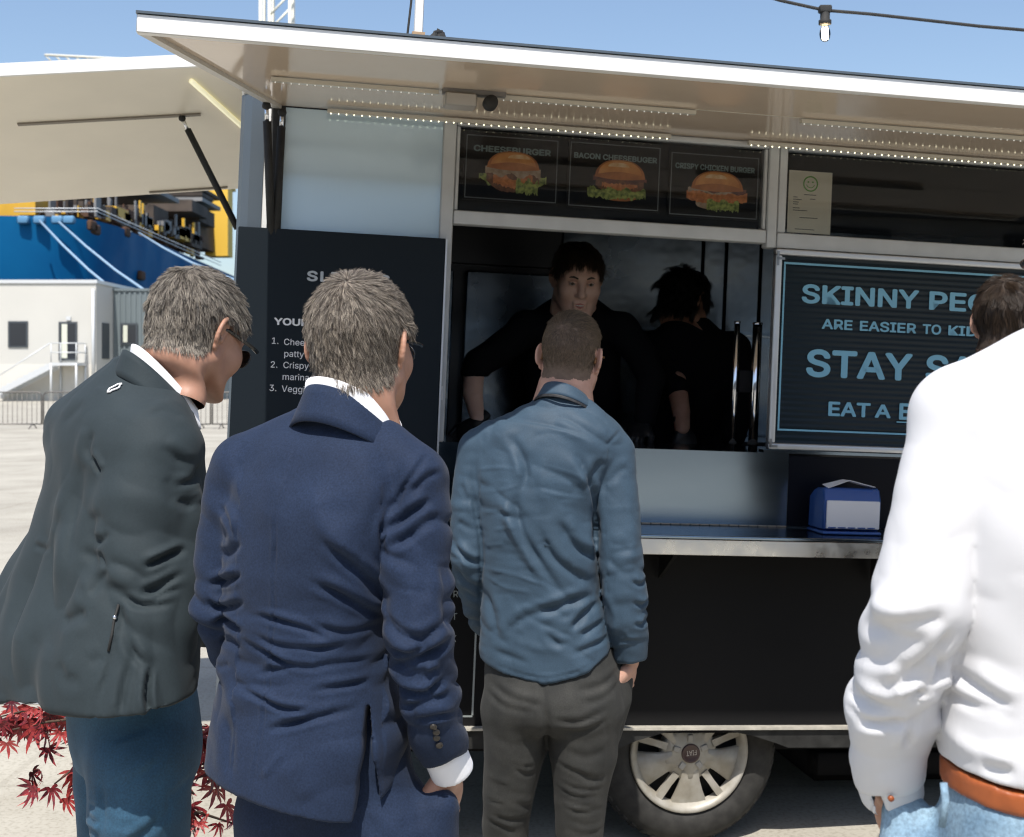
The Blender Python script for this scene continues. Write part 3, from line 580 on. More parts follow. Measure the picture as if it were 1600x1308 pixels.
# ------------------------------------------------------------------ people: signed-distance sculpting engine
def smin(a, b, k):
    if k <= 0: return np.minimum(a, b)
    h = np.clip(.5+.5*(b-a)/k, 0, 1); return b+(a-b)*h-k*h*(1-h)
def smax(a, b, k): return -smin(-a, -b, k)
class Grid:
    def __init__(s, lo, hi, h):
        s.lo = np.array(lo, np.float32); s.h = h; n = np.ceil((np.array(hi)-s.lo)/h).astype(int)+1; s.n = n
        ax = [s.lo[i]+h*np.arange(n[i], dtype=np.float32) for i in range(3)]
        s.X = ax[0][:, None, None]; s.Y = ax[1][None, :, None]; s.Z = ax[2][None, None, :]; s.ax = ax
        s.f = np.full(n, 1.0, np.float32)
    def box(s, lo, hi):
        sl = []
        for i in range(3):
            a = int(np.clip(np.floor((lo[i]-s.lo[i])/s.h), 0, s.n[i])); b = int(np.clip(np.ceil((hi[i]-s.lo[i])/s.h)+1, 0, s.n[i])); sl.append(slice(a, max(a, b)))
        return tuple(sl), s.X[sl[0]], s.Y[:, sl[1]], s.Z[:, :, sl[2]]
    def put(s, sl, d, k, mode='add'):
        if d.size == 0: return
        if mode == 'add': s.f[sl] = smin(s.f[sl], d, k)
        else: s.f[sl] = smax(s.f[sl], -d, k)
    def cone(s, a, b, ra, rb, k=.02, sq=None, mode='add', pad=.06):
        """tapered round limb; sq=(direction, factor) flattens it across a direction"""
        a = np.array(a, float); b = np.array(b, float); R = max(ra, rb)+pad
        sl, X, Y, Z = s.box(np.minimum(a, b)-R, np.maximum(a, b)+R)
        d = b-a; L2 = max(1e-9, d@d); px, py, pz = X-a[0], Y-a[1], Z-a[2]
        t = np.clip((px*d[0]+py*d[1]+pz*d[2])/L2, 0, 1)
        qx, qy, qz = px-t*d[0], py-t*d[1], pz-t*d[2]
        q2 = qx*qx+qy*qy+qz*qz
        if sq is not None:
            e = np.array(sq[0], float); e /= np.linalg.norm(e); c = qx*e[0]+qy*e[1]+qz*e[2]; q2 = q2+c*c*(1/sq[1]**2-1)
        s.put(sl, np.sqrt(q2)-(ra+(rb-ra)*t), k, mode)
    def limb(s, pts, rs, k=.02, **kw):
        for i in range(len(pts)-1): s.cone(pts[i], pts[i+1], rs[i], rs[i+1], k if i == 0 else .004, **kw)
    def ell(s, c, r, k=.02, rot=None, mode='add', pad=.05):
        c = np.array(c, float); R = max(r)+pad; sl, X, Y, Z = s.box(c-R, c+R)
        x, y, z = X-c[0], Y-c[1], Z-c[2]
        if rot is not None:
            M = np.array(rot); x, y, z = (x*M[0][i]+y*M[1][i]+z*M[2][i] for i in range(3))
        k0 = np.sqrt((x/r[0])**2+(y/r[1])**2+(z/r[2])**2); k1 = np.sqrt((x/r[0]**2)**2+(y/r[1]**2)**2+(z/r[2]**2)**2)+1e-6
        s.put(sl, (k0*(k0-1)/k1).astype(np.float32), k, mode)
    def loft(s, rows, ang=0.0, n=2.3, k=.02, zcap=True):
        """stack of super-ellipses: rows of (z, cx, cy, a, b) sorted by z, turned by ang"""
        rows = sorted(rows); z = [r[0] for r in rows]; Z1 = s.ax[2]
        P = [smooth_interp(Z1, z, [r[i] for r in rows]).astype(np.float32)[None, None, :] for i in (1, 2, 3, 4)]
        c_, s_ = math.cos(ang), math.sin(ang); x, y = s.X-P[0], s.Y-P[1]
        xr, yr = np.abs(x*c_+y*s_), np.abs(-x*s_+y*c_)
        e = ((xr/P[2])**n+(yr/P[3])**n)**(1/n); d = (e-1)*np.minimum(P[2], P[3])
        if zcap: d = smax(d, np.maximum(s.Z-z[-1], z[0]-s.Z), .006)
        s.f = smin(s.f, d.astype(np.float32), k)
    def below(s, fz, k=.004):                # keep what is above the surface z = fz(x, y)
        s.f = smax(s.f, (fz(s.X, s.Y)-s.Z).astype(np.float32), k)
    def above(s, fz, k=.004): s.f = smax(s.f, (s.Z-fz(s.X, s.Y)).astype(np.float32), k)
    def mesh(s, smooth=1): return nets(s.f, s.lo, s.h, smooth)
def smooth_interp(x, xs, ys):
    """monotone-ish cubic through (xs, ys)"""
    xs = np.array(xs, float); ys = np.array(ys, float); m = np.gradient(ys, xs) if len(xs) > 1 else np.zeros(1)
    x = np.clip(x, xs[0], xs[-1]); i = np.clip(np.searchsorted(xs, x)-1, 0, len(xs)-2)
    h = xs[i+1]-xs[i]; t = (x-xs[i])/h
    return (2*t**3-3*t**2+1)*ys[i]+(t**3-2*t**2+t)*h*m[i]+(-2*t**3+3*t**2)*ys[i+1]+(t**3-t**2)*h*m[i+1]
def nets(f, lo, h, smooth=1):
    """naive surface nets -> quads"""
    s = f < 0; n = f.shape; c = np.zeros((n[0]-1, n[1]-1, n[2]-1), np.uint8)
    for i in (0, 1):
        for j in (0, 1):
            for k in (0, 1): c += s[i:n[0]-1+i, j:n[1]-1+j, k:n[2]-1+k]
    I, J, K = np.nonzero((c > 0) & (c < 8)); N = len(I)
    acc = np.zeros((N, 3)); cnt = np.zeros(N)
    cor = [(i, j, k) for i in (0, 1) for j in (0, 1) for k in (0, 1)]
    val = {q: f[I+q[0], J+q[1], K+q[2]] for q in cor}
    for a in cor:
        for ax in range(3):
            if a[ax] == 0:
                b = list(a); b[ax] = 1; b = tuple(b); va, vb = val[a], val[b]; m = (va < 0) != (vb < 0)
                t = np.where(m, va/np.where(m, va-vb, 1), 0); p = np.zeros((N, 3)); p[:] = a; p[:, ax] += t
                acc[m] += p[m]; cnt[m] += 1
    V = acc/cnt[:, None]+np.stack([I, J, K], 1); V = V*h+np.array(lo)
    idx = np.full(c.shape, -1, np.int64); idx[I, J, K] = np.arange(N); F = []
    for ax in range(3):
        b1, b2 = [(1, 2), (2, 0), (0, 1)][ax]
        sa = [slice(None)]*3; sb = [slice(None)]*3; sa[ax] = slice(0, -1); sb[ax] = slice(1, None)
        A, B = s[tuple(sa)], s[tuple(sb)]; P = np.argwhere(A != B)
        P = P[(P[:, b1] > 0) & (P[:, b2] > 0) & (P[:, b1] < n[b1]-1) & (P[:, b2] < n[b2]-1)]
        ins = A[tuple(P.T)]; q = []
        for d1, d2 in ((-1, -1), (0, -1), (0, 0), (-1, 0)):
            o = P.copy(); o[:, b1] += d1; o[:, b2] += d2; q.append(idx[tuple(o.T)])
        q = np.stack(q, 1); q[~ins] = q[~ins][:, ::-1]; F.append(q)
    F = np.concatenate(F); F = F[(F >= 0).all(1)]
    for _ in range(smooth): V = lap(V, F)
    return V, F
def edges(F):
    e = np.concatenate([F[:, [i, (i+1) % F.shape[1]]] for i in range(F.shape[1])]); return np.unique(np.sort(e, 1), axis=0)
def lap(V, F, w=.5, E=None):
    E = edges(F) if E is None else E; n = len(V); a = np.zeros_like(V); d = np.bincount(E.ravel(), minlength=n)[:, None]
    for i in range(3): a[:, i] = np.bincount(E[:, 0], V[E[:, 1], i], n)+np.bincount(E[:, 1], V[E[:, 0], i], n)
    return V*(1-w)+w*a/np.maximum(d, 1)
def vnormals(V, F):
    n = np.cross(V[F[:, 2]]-V[F[:, 0]], V[F[:, 3]]-V[F[:, 1]]) if F.shape[1] == 4 else np.cross(V[F[:, 1]]-V[F[:, 0]], V[F[:, 2]]-V[F[:, 0]])
    N = np.zeros_like(V)
    for k in range(F.shape[1]):
        for i in range(3): N[:, i] += np.bincount(F[:, k], n[:, i], len(V))
    return N/(np.linalg.norm(N, axis=1, keepdims=True)+1e-12)
# ---- smooth value noise for cloth relief
_T = np.random.default_rng(3).random((32, 32, 32)).astype(np.float32)
def vnoise(P):
    i = np.floor(P).astype(int); f = P-i; f = f*f*(3-2*f); r = 0
    for a in (0, 1):
        for b in (0, 1):
            for c in (0, 1):
                w = (f[:, 0] if a else 1-f[:, 0])*(f[:, 1] if b else 1-f[:, 1])*(f[:, 2] if c else 1-f[:, 2])
                r = r+w*_T[(i[:, 0]+a) & 31, (i[:, 1]+b) & 31, (i[:, 2]+c) & 31]
    return r*2-1
def ridged(P): return 1-np.abs(vnoise(P))*2
def billow(V, sc, warp=.35, seed=0.0):
    """rounded swells that meet in sharp valleys, like slack cloth"""
    P = V*np.array(sc)+seed; w = np.stack([vnoise(V*7+seed), vnoise(V*7+11+seed), vnoise(V*7+23+seed)], 1)
    return np.abs(vnoise(P+warp*w))*2-.55
def seg_dist(p, pts):
    """signed distance of p (n,2) to a polyline and the 0..1 place along it"""
    pts = np.array(pts, float); best = np.full(len(p), 1e9); sg = np.zeros(len(p)); al = np.zeros(len(p))
    L = np.linalg.norm(np.diff(pts, axis=0), axis=1); cum = np.concatenate([[0], np.cumsum(L)])
    for i in range(len(pts)-1):
        a, d = pts[i], pts[i+1]-pts[i]; t = np.clip(((p-a)@d)/max(1e-9, d@d), 0, 1); q = p-a-t[:, None]*d
        r = np.hypot(q[:, 0], q[:, 1]); m = r < best; best[m] = r[m]; s_ = np.sign(d[0]*q[:, 1]-d[1]*q[:, 0]); sg[m] = s_[m]; al[m] = ((cum[i]+t*L[i])/cum[-1])[m]
    return best, sg, al
def curve(pts, n=24):
    """Catmull-Rom through the points of a fold"""
    P = np.array(pts, float)
    if len(P) < 3: return P
    P = np.vstack([2*P[0]-P[1], P, 2*P[-1]-P[-2]]); o = []
    for i in range(1, len(P)-2):
        for t in np.linspace(0, 1, max(2, n//(len(P)-3)), endpoint=False):
            a, b, c, d = P[i-1], P[i], P[i+1], P[i+2]
            o.append(.5*((2*b)+(-a+c)*t+(2*a-5*b+4*c-d)*t*t+(-a+3*b-3*c+d)*t**3))
    o.append(P[-2]); return np.array(o)
def nv_(c, p):
    """+1 on the upper (or left) side of a fold, -1 below it"""
    d = c[-1]-c[0]; n = np.array([d[1], -d[0]]); n = n/(np.linalg.norm(n)+1e-9)
    if n[1] > .25 or (abs(n[1]) <= .25 and n[0] > 0): n = -n
    i = ((p[:, None, :]-c[None, ::3, :])**2).sum(2).argmin(1); return np.sign(((p-c[::3][i])*n).sum(1))
def fold(V, N, sheet, strokes, face=-1.0):
    """press folds into the cloth. A stroke is (points on the pattern sheet, width, depth in mm, kind):
       'v' valley, 'r' ridge, 's' step (one side proud of the other), 'w' ridge beside a valley"""
    p = sheet(V); w = np.clip((face*N[:, 1]+.15)/.45, 0, 1); D = np.zeros(len(V))
    for st in strokes:
        pts, wd, dp, kind = st; c = curve(pts); lo = c.min(0)-wd*4; hi = c.max(0)+wd*4
        m = np.nonzero((p > lo).all(1) & (p < hi).all(1) & (w > 0))[0]
        if not len(m): continue
        r, sg, al = seg_dist(p[m], c); x = r/wd; tp = np.minimum(1, np.minimum(al, 1-al)*4+.05)*(.72+.5*vnoise(np.stack([p[m, 0]*.03, p[m, 1]*.03, 0*al+wd], 1)))
        sd = np.where(np.abs(nv_(c, p[m])) > 0, nv_(c, p[m]), 1)
        if kind == 'v': d = -.62*np.exp(-1.1*x*x)-.25*np.exp(-3*x)+.34*np.exp(-((x-1.8)/.95)**2)+.50*sd*np.tanh(1.8*x)*np.exp(-(x/2.0)**2)
        elif kind == 'r': d = np.exp(-x*x)
        elif kind == 's': d = sg*np.tanh(x*1.6)*np.exp(-(x/2.6)**2)
        else: d = -np.exp(-((x*sg+.75)/.65)**2)+1.0*np.exp(-((x*sg-.75)/.8)**2)
        D[m] += dp*.001*d*tp*w[m]
    return V+N*D[:, None]
def skew(F0): return F0
class Sheet:
    """pattern sheet of a garment: a flat frame (u right, v down) hung in the plane y = D, one unit = D/2000 m"""
    def __init__(s, D): s.D = D; s.s = D/2000.0
    def __call__(s, V): return np.stack([800+V[:, 0]/s.s, 580-(V[:, 2]-EYE)/s.s], 1)
    def P(s, u, v, y=0.0): return np.array([(u-800)*s.s, s.D+y, EYE-(v-580)*s.s])
    def L(s, px): return px*s.s
# ---- garments as ONE mesh each
def on_surface(V, N, sheet, u, v, lift=.001):
    q = sheet(V); d = np.hypot(q[:, 0]-u, q[:, 1]-v); c_ = np.nonzero((d < 6) & (N[:, 1] < -.1))[0]
    c_ = c_[V[c_, 1].argmin()] if len(c_) else d.argmin(); return V[c_]+N[c_]*lift, N[c_]
def place(name, V, F, m, person, smooth=True, mi=None):
    o = np.array(person.location); return mesh_np(name, V-o, F, m, person, smooth, mi)
def join(*parts):
    V = []; F = []; b = 0
    for v, f in parts: V.append(v); F.append(np.asarray(f)+b); b += len(v)
    return np.concatenate(V), np.concatenate(F)
def sheet_strip(path, across, thick=.003):
    """a band of cloth: path (n,3) and for every point the vector across; closed thin solid of quads"""
    P = np.asarray(path, float); A = np.asarray(across, float); n = len(P); m = 5
    T_ = np.gradient(P, axis=0); Nn = np.cross(T_, A); Nn /= np.linalg.norm(Nn, axis=1, keepdims=True)+1e-9
    rows = [P+A*(j/(m-1))+Nn*(thick/2) for j in range(m)]+[P+A*(j/(m-1))-Nn*(thick/2) for j in range(m-1, -1, -1)]
    R = np.stack(rows, 1); k = R.shape[1]; V = R.reshape(-1, 3); F = []
    for i in range(n-1):
        for j in range(k): F.append((i*k+j, i*k+(j+1) % k, (i+1)*k+(j+1) % k, (i+1)*k+j))
    return V, np.array(F)
# ---- one generic head (face to +y, ears on +-x), sculpted once
def make_head(h=.0024):
    g = Grid((-.105, -.13, -.205), (.105, .15, .14), h)
    g.ell((0, -.010, .040), (.0775, .099, .088), .02); g.ell((0, .035, -.005), (.066, .068, .098), .03)
    g.ell((0, .045, -.062), (.050, .046, .048), .03)
    for sx in (-1, 1):
        g.cone((sx*.058, .005, -.045), (sx*.018, .082, -.098), .020, .018, .03); g.ell((sx*.042, .068, -.018), (.026, .026, .026), .025)
        g.cone((sx*.012, .094, .034), (sx*.046, .078, .034), .010, .010, .014)
    g.ell((0, .088, -.098), (.020, .017, .017), .02)
    for sx in (-1, 1): g.ell((sx*.031, .107, .012), (.019, .020, .012), .012, mode='sub')
    for sx in (-1, 1): g.ell((sx*.031, .082, .012), (.0135, .0125, .0125), .003)
    g.cone((0, .098, .024), (0, .117, -.020), .0075, .0115, .012); g.ell((0, .120, -.024), (.011, .010, .009), .008)
    for sx in (-1, 1): g.ell((sx*.012, .108, -.027), (.0085, .009, .007), .006)
    g.cone((-.018, .099, -.054), (.018, .099, -.054), .006, .006, .006); g.cone((-.015, .098, -.067), (.015, .098, -.067), .007, .007, .006)
    g.cone((-.020, .110, -.0605), (.020, .110, -.0605), .0032, .0032, .004, mode='sub')
    g.cone((0, -.030, -.03), (0, -.045, -.20), .057, .064, .03, sq=((0, 1, 0), .98))
    for sx in (-1, 1): g.cone((sx*.045, -.03, -.08), (sx*.07, -.05, -.20), .028, .034, .03)
    for sx in (-1, 1):                       # ears: bowl, rim, lobe; tipped back and standing off the head
        c_, s_ = math.cos(rad(28)), math.sin(rad(28)); ex = np.array((sx*s_, -c_, .10)); ex /= np.linalg.norm(ex)  # towards the back edge
        ez = np.array((0, .12, 1.0)); ez -= ex*(ez@ex); ez /= np.linalg.norm(ez); en = np.cross(ex, ez)*(-sx); c0 = np.array((sx*.0735, -.004, .002))
        if en[0]*sx < 0: en = -en
        rot = [list(r) for r in np.stack([ex, ez, en], 0).T]  # columns are the ear's axes
        M = np.stack([ex, ez, en], 1)
        def E(a, b, c): return c0+ex*a+ez*b+en*c
        g.ell(E(.010, 0, .002), (.0165, .028, .0055), .006, rot=M)
        pts = [E(.010+.0175*math.cos(a), .003+.0285*math.sin(a), .0045) for a in np.linspace(rad(205), rad(-62), 15)]
        for i in range(len(pts)-1): g.cone(pts[i], pts[i+1], .0042, .0042, .003, pad=.02)
        g.ell(E(.006, -.0285, .003), (.0075, .009, .005), .005, rot=M)
        g.ell(E(.006, -.004, .010), (.009, .014, .0062), .003, rot=M, mode='sub'); g.ell(E(.0165, .006, .0095), (.0045, .018, .0035), .002, rot=M, mode='sub')
        g.ell(E(-.005, -.008, .005), (.004, .006, .004), .003, rot=M)
    return g.mesh(2)
HEAD = make_head()
def make_hand(h=.0028):
    """right hand, wrist at the origin, fingers to -z, palm to +y, thumb to -x; a little curled"""
    g = Grid((-.075, -.03, -.215), (.06, .085, .05), h)
    g.cone((0, 0, .04), (0, 0, -.005), .026, .024, .01, sq=((0, 1, 0), .75)); g.ell((0, .004, -.055), (.041, .016, .050), .02)
    for x, L, cu in ((-.030, .074, .35), (-.010, .083, .4), (.011, .078, .45), (.030, .062, .5)):
        p = np.array((x*.95, .004, -.092)); a = cu; pts = [p]; 
        for f in (.46, .31, .23): p = p+np.array((x*.12*f, math.sin(a), -math.cos(a)))*L*f; pts.append(p); a += cu*1.2
        g.limb(pts, [.0098, .0090, .0082, .0072], .006, pad=.02)
    g.limb([np.array((-.024, .006, -.025)), np.array((-.052, .016, -.058)), np.array((-.058, .026, -.090)), np.array((-.052, .034, -.112))], [.017, .013, .0105, .0085], .012, pad=.03)
    return g.mesh(2)
HAND = make_hand()
def rot_zyx(yaw, pitch, roll):
    """turn to the right by yaw, nod down by pitch, tip to the right by roll (degrees)"""
    return np.array(Matrix.Rotation(rad(-yaw), 3, 'Z') @ Matrix.Rotation(rad(-pitch), 3, 'X') @ Matrix.Rotation(rad(roll), 3, 'Y'))
def hand_at(wrist, direction, palm, left=False, scale=1.0):
    V, F = HAND; V = V.copy()
    if left: V[:, 0] *= -1; F = F[:, ::-1]
    d = np.array(direction, float); d /= np.linalg.norm(d); p = np.array(palm, float); p -= d*(p@d); p /= np.linalg.norm(p)
    x = np.cross(p, -d); M = np.stack([x, p, -d], 1); return (V*scale)@M.T+np.array(wrist), F
# ---- hair as strands on the scalp
def hair_mat(name, col, col2, rough=.45):
    m = bpy.data.materials.new(name); m.use_nodes = True; n = m.node_tree.nodes; l = m.node_tree.links; b = n['Principled BSDF']
    inf = n.new('ShaderNodeHairInfo'); r = n.new('ShaderNodeValToRGB'); r.color_ramp.elements[0].color = (*col, 1); r.color_ramp.elements[1].color = (*col2, 1)
    r.color_ramp.elements[0].position = .30; r.color_ramp.elements[1].position = 1.0
    l.new(inf.outputs['Random'], r.inputs[0]); l.new(r.outputs[0], b.inputs['Base Color']); b.inputs['Roughness'].default_value = rough; b.inputs['Specular IOR Level'].default_value = .35
    return m
def hair(person, V, F, mask, flow, length, count, lift, m, noise=.25, clump=.5, r=.00045, seed=1, n=7, name='hair', nclump=220, curl=0.0, droop=.0, off=-.001):
    """mask(local V)->0..1, flow(P,N)->direction; V already in head space; returns roots, strands in head space"""
    rg = np.random.default_rng(seed); N = vnormals(V, F); w = mask(V)
    A = np.linalg.norm(np.cross(V[F[:, 1]]-V[F[:, 0]], V[F[:, 2]]-V[F[:, 0]]), axis=1)*w[F].mean(1); A = A/A.sum()
    fi = rg.choice(len(F), count, p=A); u = rg.random((count, 4)); u /= u.sum(1, keepdims=True)
    R = (V[F[fi]]*u[:, :, None]).sum(1); Nn = (N[F[fi]]*u[:, :, None]).sum(1); Nn /= np.linalg.norm(Nn, axis=1, keepdims=True)
    ci = rg.choice(count, nclump, replace=False); near = np.zeros(count, int)
    for s0 in range(0, count, 4000):
        d = ((R[s0:s0+4000, None, :]-R[None, ci, :])**2).sum(2); near[s0:s0+4000] = d.argmin(1)
    ck = ci[near]; rnd = rg.normal(size=(nclump, 3))*noise; rn2 = rg.normal(size=(count, 3))*noise*.55
    L = length(R)*(.75+.5*rg.random(count)); d = flow(R, Nn)
    P = np.zeros((count, n, 3)); P[:, 0] = R+Nn*(np.asarray(off(R) if callable(off) else off)*np.ones(count))[:, None]; cur = P[:, 0].copy(); ph = rg.random(nclump)*6.28
    for k in range(1, n):
        f = k/(n-1); li = lift(R) if callable(lift) else lift
        dd = d*(1-.25*f)+Nn*(np.asarray(li)*(1-1.15*f)).reshape(-1, 1)+rnd[near]*(.5+f)+rn2*(.4+f)
        inw = (dd*Nn).sum(1, keepdims=True); dd = dd-Nn*np.minimum(0, inw+.12*f)
        if curl: dd = dd+curl*np.stack([np.cos(ph[near]+f*9), np.sin(ph[near]+f*9), .3*np.sin(ph[near]*2+f*7)], 1)
        dd[:, 2] -= droop*f; dd /= np.linalg.norm(dd, axis=1, keepdims=True); cur = cur+dd*(L/(n-1))[:, None]; P[:, k] = cur
    if clump:
        for k in range(1, n):
            f = clump*(k/(n-1))**1.2; off = P[ck, k]-P[ck, 0]+(P[ck, 0]-P[:, 0])*.55*1.0; tgt = P[:, 0]+off
            P[:, k] = P[:, k]*(1-f)+tgt*f
    return P, r
def hair_object(name, P, r, m, person, xf):
    cnt, n, _ = P.shape; Q = xf(P.reshape(-1, 3))-np.array(person.location)
    hc = bpy.data.hair_curves.new(name); hc.add_curves([n]*cnt); hc.attributes['position'].data.foreach_set('vector', Q.astype(np.float32).ravel())
    ra = hc.attributes.get('radius') or hc.attributes.new('radius', 'FLOAT', 'POINT')
    ra.data.foreach_set('value', (np.tile(np.linspace(1, .35, n), cnt)*r).astype(np.float32)); hc.materials.append(m)
    o = bpy.data.objects.new(name, hc); C.objects.link(o); o.parent = person; return o
def nearest_push(P, head_c, r): return P
# ------------------------------------------------------------------ people: shared kit (skin, collars, glasses, legs)
def skin_mat(name, col, col2):
    return mat(name, col, rough=.5, spec=.4, col2=col2, vscale=28, bump=.12, bscale=320, bdist=.001, sss=.12)
M_SKIN = skin_mat('skin_tanned', (.37, .195, .13), (.44, .24, .165)); M_SKINP = skin_mat('skin_pale', (.46, .265, .195), (.54, .32, .24))
M_SHIRTW = mat('white_cotton', (.80, .80, .82), rough=.8, sheen=.1, weave=.1, wscale=1200, bump=.1, bscale=40, bdist=.003)
M_EYE = mat('eye_white', (.28, .25, .23), rough=.2); M_IRIS = mat('iris', (.05, .035, .02), rough=.15); M_LIP = mat('lip', (.42, .16, .13), rough=.45); M_TEETH = mat('teeth', (.7, .68, .62), rough=.3)
M_SHOE = mat('dark_leather', (.02, .016, .014), rough=.35)
def wrap_ring(center, yaw, rx, ry, a0, a1, n, fz, roll=0.0):
    """path round a neck or wrist: angle 0 is the nape (towards -y of the body), positive to the right"""
    a = np.radians(np.linspace(a0, a1, n)); x, y = rx*np.sin(a), -ry*np.cos(a); c_, s_ = math.cos(-rad(yaw)), math.sin(-rad(yaw))
    return np.stack([center[0]+x*c_-y*s_, center[1]+x*s_+y*c_, center[2]+fz(a)+roll*np.sin(a)], 1), np.stack([np.sin(a)*c_+np.cos(a)*s_, np.sin(a)*s_-np.cos(a)*c_, 0*a], 1), a
def collar(center, yaw, rx, ry, h, flare, drop, a0=-140, a1=140, roll=0.0, thick=.004, bow=.0):
    P, O, a = wrap_ring(center, yaw, rx, ry, a0, a1, 60, lambda t: -drop*(1-np.cos(t))/2, roll)
    A = O*(flare*(1+.5*(1-np.cos(a))))[:, None]; A[:, 2] -= h*(1+bow*(1-np.cos(a)))
    return sheet_strip(P, A, thick)
def glasses(person, xf, frame, lens, w=.0745, z=.016, yb=-.012, dark=True, name='glasses', th=.0032):
    e = empty(name, parent=person); o = np.array(person.location)
    def wp(p): return tuple(xf(np.array([p]))[0]-o)
    for sx in (-1, 1):
        tube('temple', [wp((sx*w, yb-.014, z-.022)), wp((sx*(w+.001), yb-.004, z-.006)), wp((sx*(w+.003), yb+.02, z+.002)), wp((sx*(w+.002), .085, z+.004)), wp((sx*(w-.003), .108, z+.004))], th, frame, e, 8)
        pts = [(sx*.033+.024*math.cos(t), .112-.10*(abs(sx*.033+.024*math.cos(t))**2)*10*.75, z-.012+.019*math.sin(t)) for t in np.linspace(0, 2*math.pi, 19)]
        tube('rim', [wp(p) for p in pts], .0022, frame, e, 6)
        mesh_py('lens', [wp(p) for p in pts[:-1]], [tuple(range(18))], lens, e)
    tube('bridge', [wp((-.009, .113, z-.004)), wp((0, .115, z-.001)), wp((.009, .113, z-.004))], .002, frame, e, 6)
    return e
def leg_rows(g, hip, knee, ankle, rh, rk, ra, k=.03): g.limb([hip, knee, ankle], [rh, rk, ra], k)
def shoes(person, ankles, yaw):
    for i, a in enumerate(ankles):
        g = Grid((-.09, -.14, 0), (.09, .24, .14), .008); g.cone((0, -.04, .045), (0, .14, .035), .042, .036, .02, sq=((0, 0, 1), .9)); g.cone((0, -.03, .05), (0, -.03, .11), .042, .042, .02); g.below(lambda X, Y: 0*X+0*Y+.004)
        V, F = g.mesh(1); M = rot_zyx(yaw, 0, 0); place('shoe', V@M.T+np.array((a[0], a[1], 0)), F, M_SHOE, person)
def person_at(X, Y, label, **kw):
    e = empty('person', (X, Y, 0)); tag(e, label, 'person', **kw); return e
def scalp_faces(V, F, mask): return (mask(V)[F].mean(1) > .5).astype(np.int32)
def body_mesh(person, head_c, head_R, scale, neck_to, mask, skin, scalp, hands=(), limbs=None, hscale=(1, 1, 1), arms=()):
    """head with its neck, the hands and a slim figure inside the clothes: one body mesh"""
    V, F = HEAD; Vl = V*np.array(hscale)*scale; W_ = Vl@head_R.T+np.array(head_c)
    zc = Vl[:, 2]; t = np.clip((-.06*scale-zc)/(.14*scale), 0, 1); t = t*t*(3-2*t)            # bend the neck down into the trunk
    base = np.array((0, -.045, -.20))*scale@head_R.T+np.array(head_c); W_ = W_+t[:, None]*(np.array(neck_to)-base)
    parts = [(W_, F)]; mi = [scalp_faces(V, F, mask)]; nb = np.array(neck_to)
    pieces = list(hands)+([limbs] if limbs is not None else [])
    for hv in pieces: parts.append(hv); mi.append(np.zeros(len(hv[1]), np.int32))
    v, f = join(*parts); off = len(W_); extraV = []; extraF = []; base = len(v); lowest = F[V[F].mean(1)[:, 2].argmin()]
    def bridge(first, path, radii, last):
        """an arm inside the sleeve that joins one face of the neck to one face of the hand"""
        nonlocal base
        P_ = np.array(path, float); T_ = np.gradient(P_, axis=0); rings = []
        for i, (q, t, r) in enumerate(zip(P_, T_, radii)):
            t = t/np.linalg.norm(t); u = np.cross(t, (0, 1, .01)); u /= np.linalg.norm(u); w = np.cross(t, u); rings.append([q+r*(u*math.cos(k*math.pi/4)+w*math.sin(k*math.pi/4)) for k in range(8)])
        ids = [list(range(base+8*i, base+8*i+8)) for i in range(len(rings))]; extraV.extend(np.concatenate(rings)); base += 8*len(rings)
        for i in range(len(ids)-1):
            for k in range(8): extraF.append((ids[i][k], ids[i][(k+1) % 8], ids[i+1][(k+1) % 8], ids[i+1][k]))
        extraF.append((first[0], first[1], ids[0][1], ids[0][0])); extraF.append((ids[-1][0], ids[-1][1], last[1], last[0]))
    for hv, path in zip(pieces, arms):
        if path is None: off += len(hv[0]); continue
        tf = np.abs(hv[0][hv[1]].mean(1)-np.array(path[-1])).sum(1).argmin(); bridge(lowest, [nb]+list(path), [.035]+[.032]*(len(path)-1)+[.018], hv[1][tf]+off); off += len(hv[0])
    if extraV: v = np.concatenate([v, np.array(extraV)]); f = np.concatenate([f, np.array(extraF)]); mi.append(np.zeros(len(extraF), np.int32))
    place('body', v, f, [skin, scalp], person, mi=np.concatenate(mi)); return V, F
def head_xf(head_c, head_R, scale, hscale=(1, 1, 1)): return lambda P: (P*np.array(hscale)*scale)@head_R.T+np.array(head_c)
def sstep(x, a, b): t = np.clip((x-a)/(b-a), 0, 1); return t*t*(3-2*t)
def scalp_mask(V, hairline_f=.055, nape=-.075, side=.0):
    """1 where hair grows: above the hairline in front, down to the nape behind, round the ears"""
    x, y, z = V[:, 0], V[:, 1], V[:, 2]
    front = np.interp(y, [-.12, -.06, -.03, -.012, .005, .03, .05, .075, .10], [nape, nape, nape*.8, -.01, .030, .030+side, .040, .075, .095])
    front = front+.004*vnoise(V*90)+.003*vnoise(V*220); m = sstep(z, front-.006, front+.010); ear = (np.abs(x) > .074) & (np.abs(y+.004) < .032) & (z < .036) & (z > -.045)
    m[ear] = 0; m[(np.abs(x) > .084) & (z < .04)] = 0; return m
def comb(whorl, back=.0, down=1.0, twist=0.0):
    """hair flows away from a whorl point over the skull, then down"""
    w = np.array(whorl, float)
    def fl(R, N):
        d = R-w; d -= N*(d*N).sum(1, keepdims=True); d /= np.linalg.norm(d, axis=1, keepdims=True)+1e-6
        dn = np.array([0, back, -down])-N*(np.array([0, back, -down])@N.T)[:, None]; k = sstep(w[2]-R[:, 2], .0, .07)[:, None]
        d = d*(1-.6*k)+dn*.6*k
        if twist: d = d+twist*np.cross(N, d)
        return d/(np.linalg.norm(d, axis=1, keepdims=True)+1e-6)
    return fl
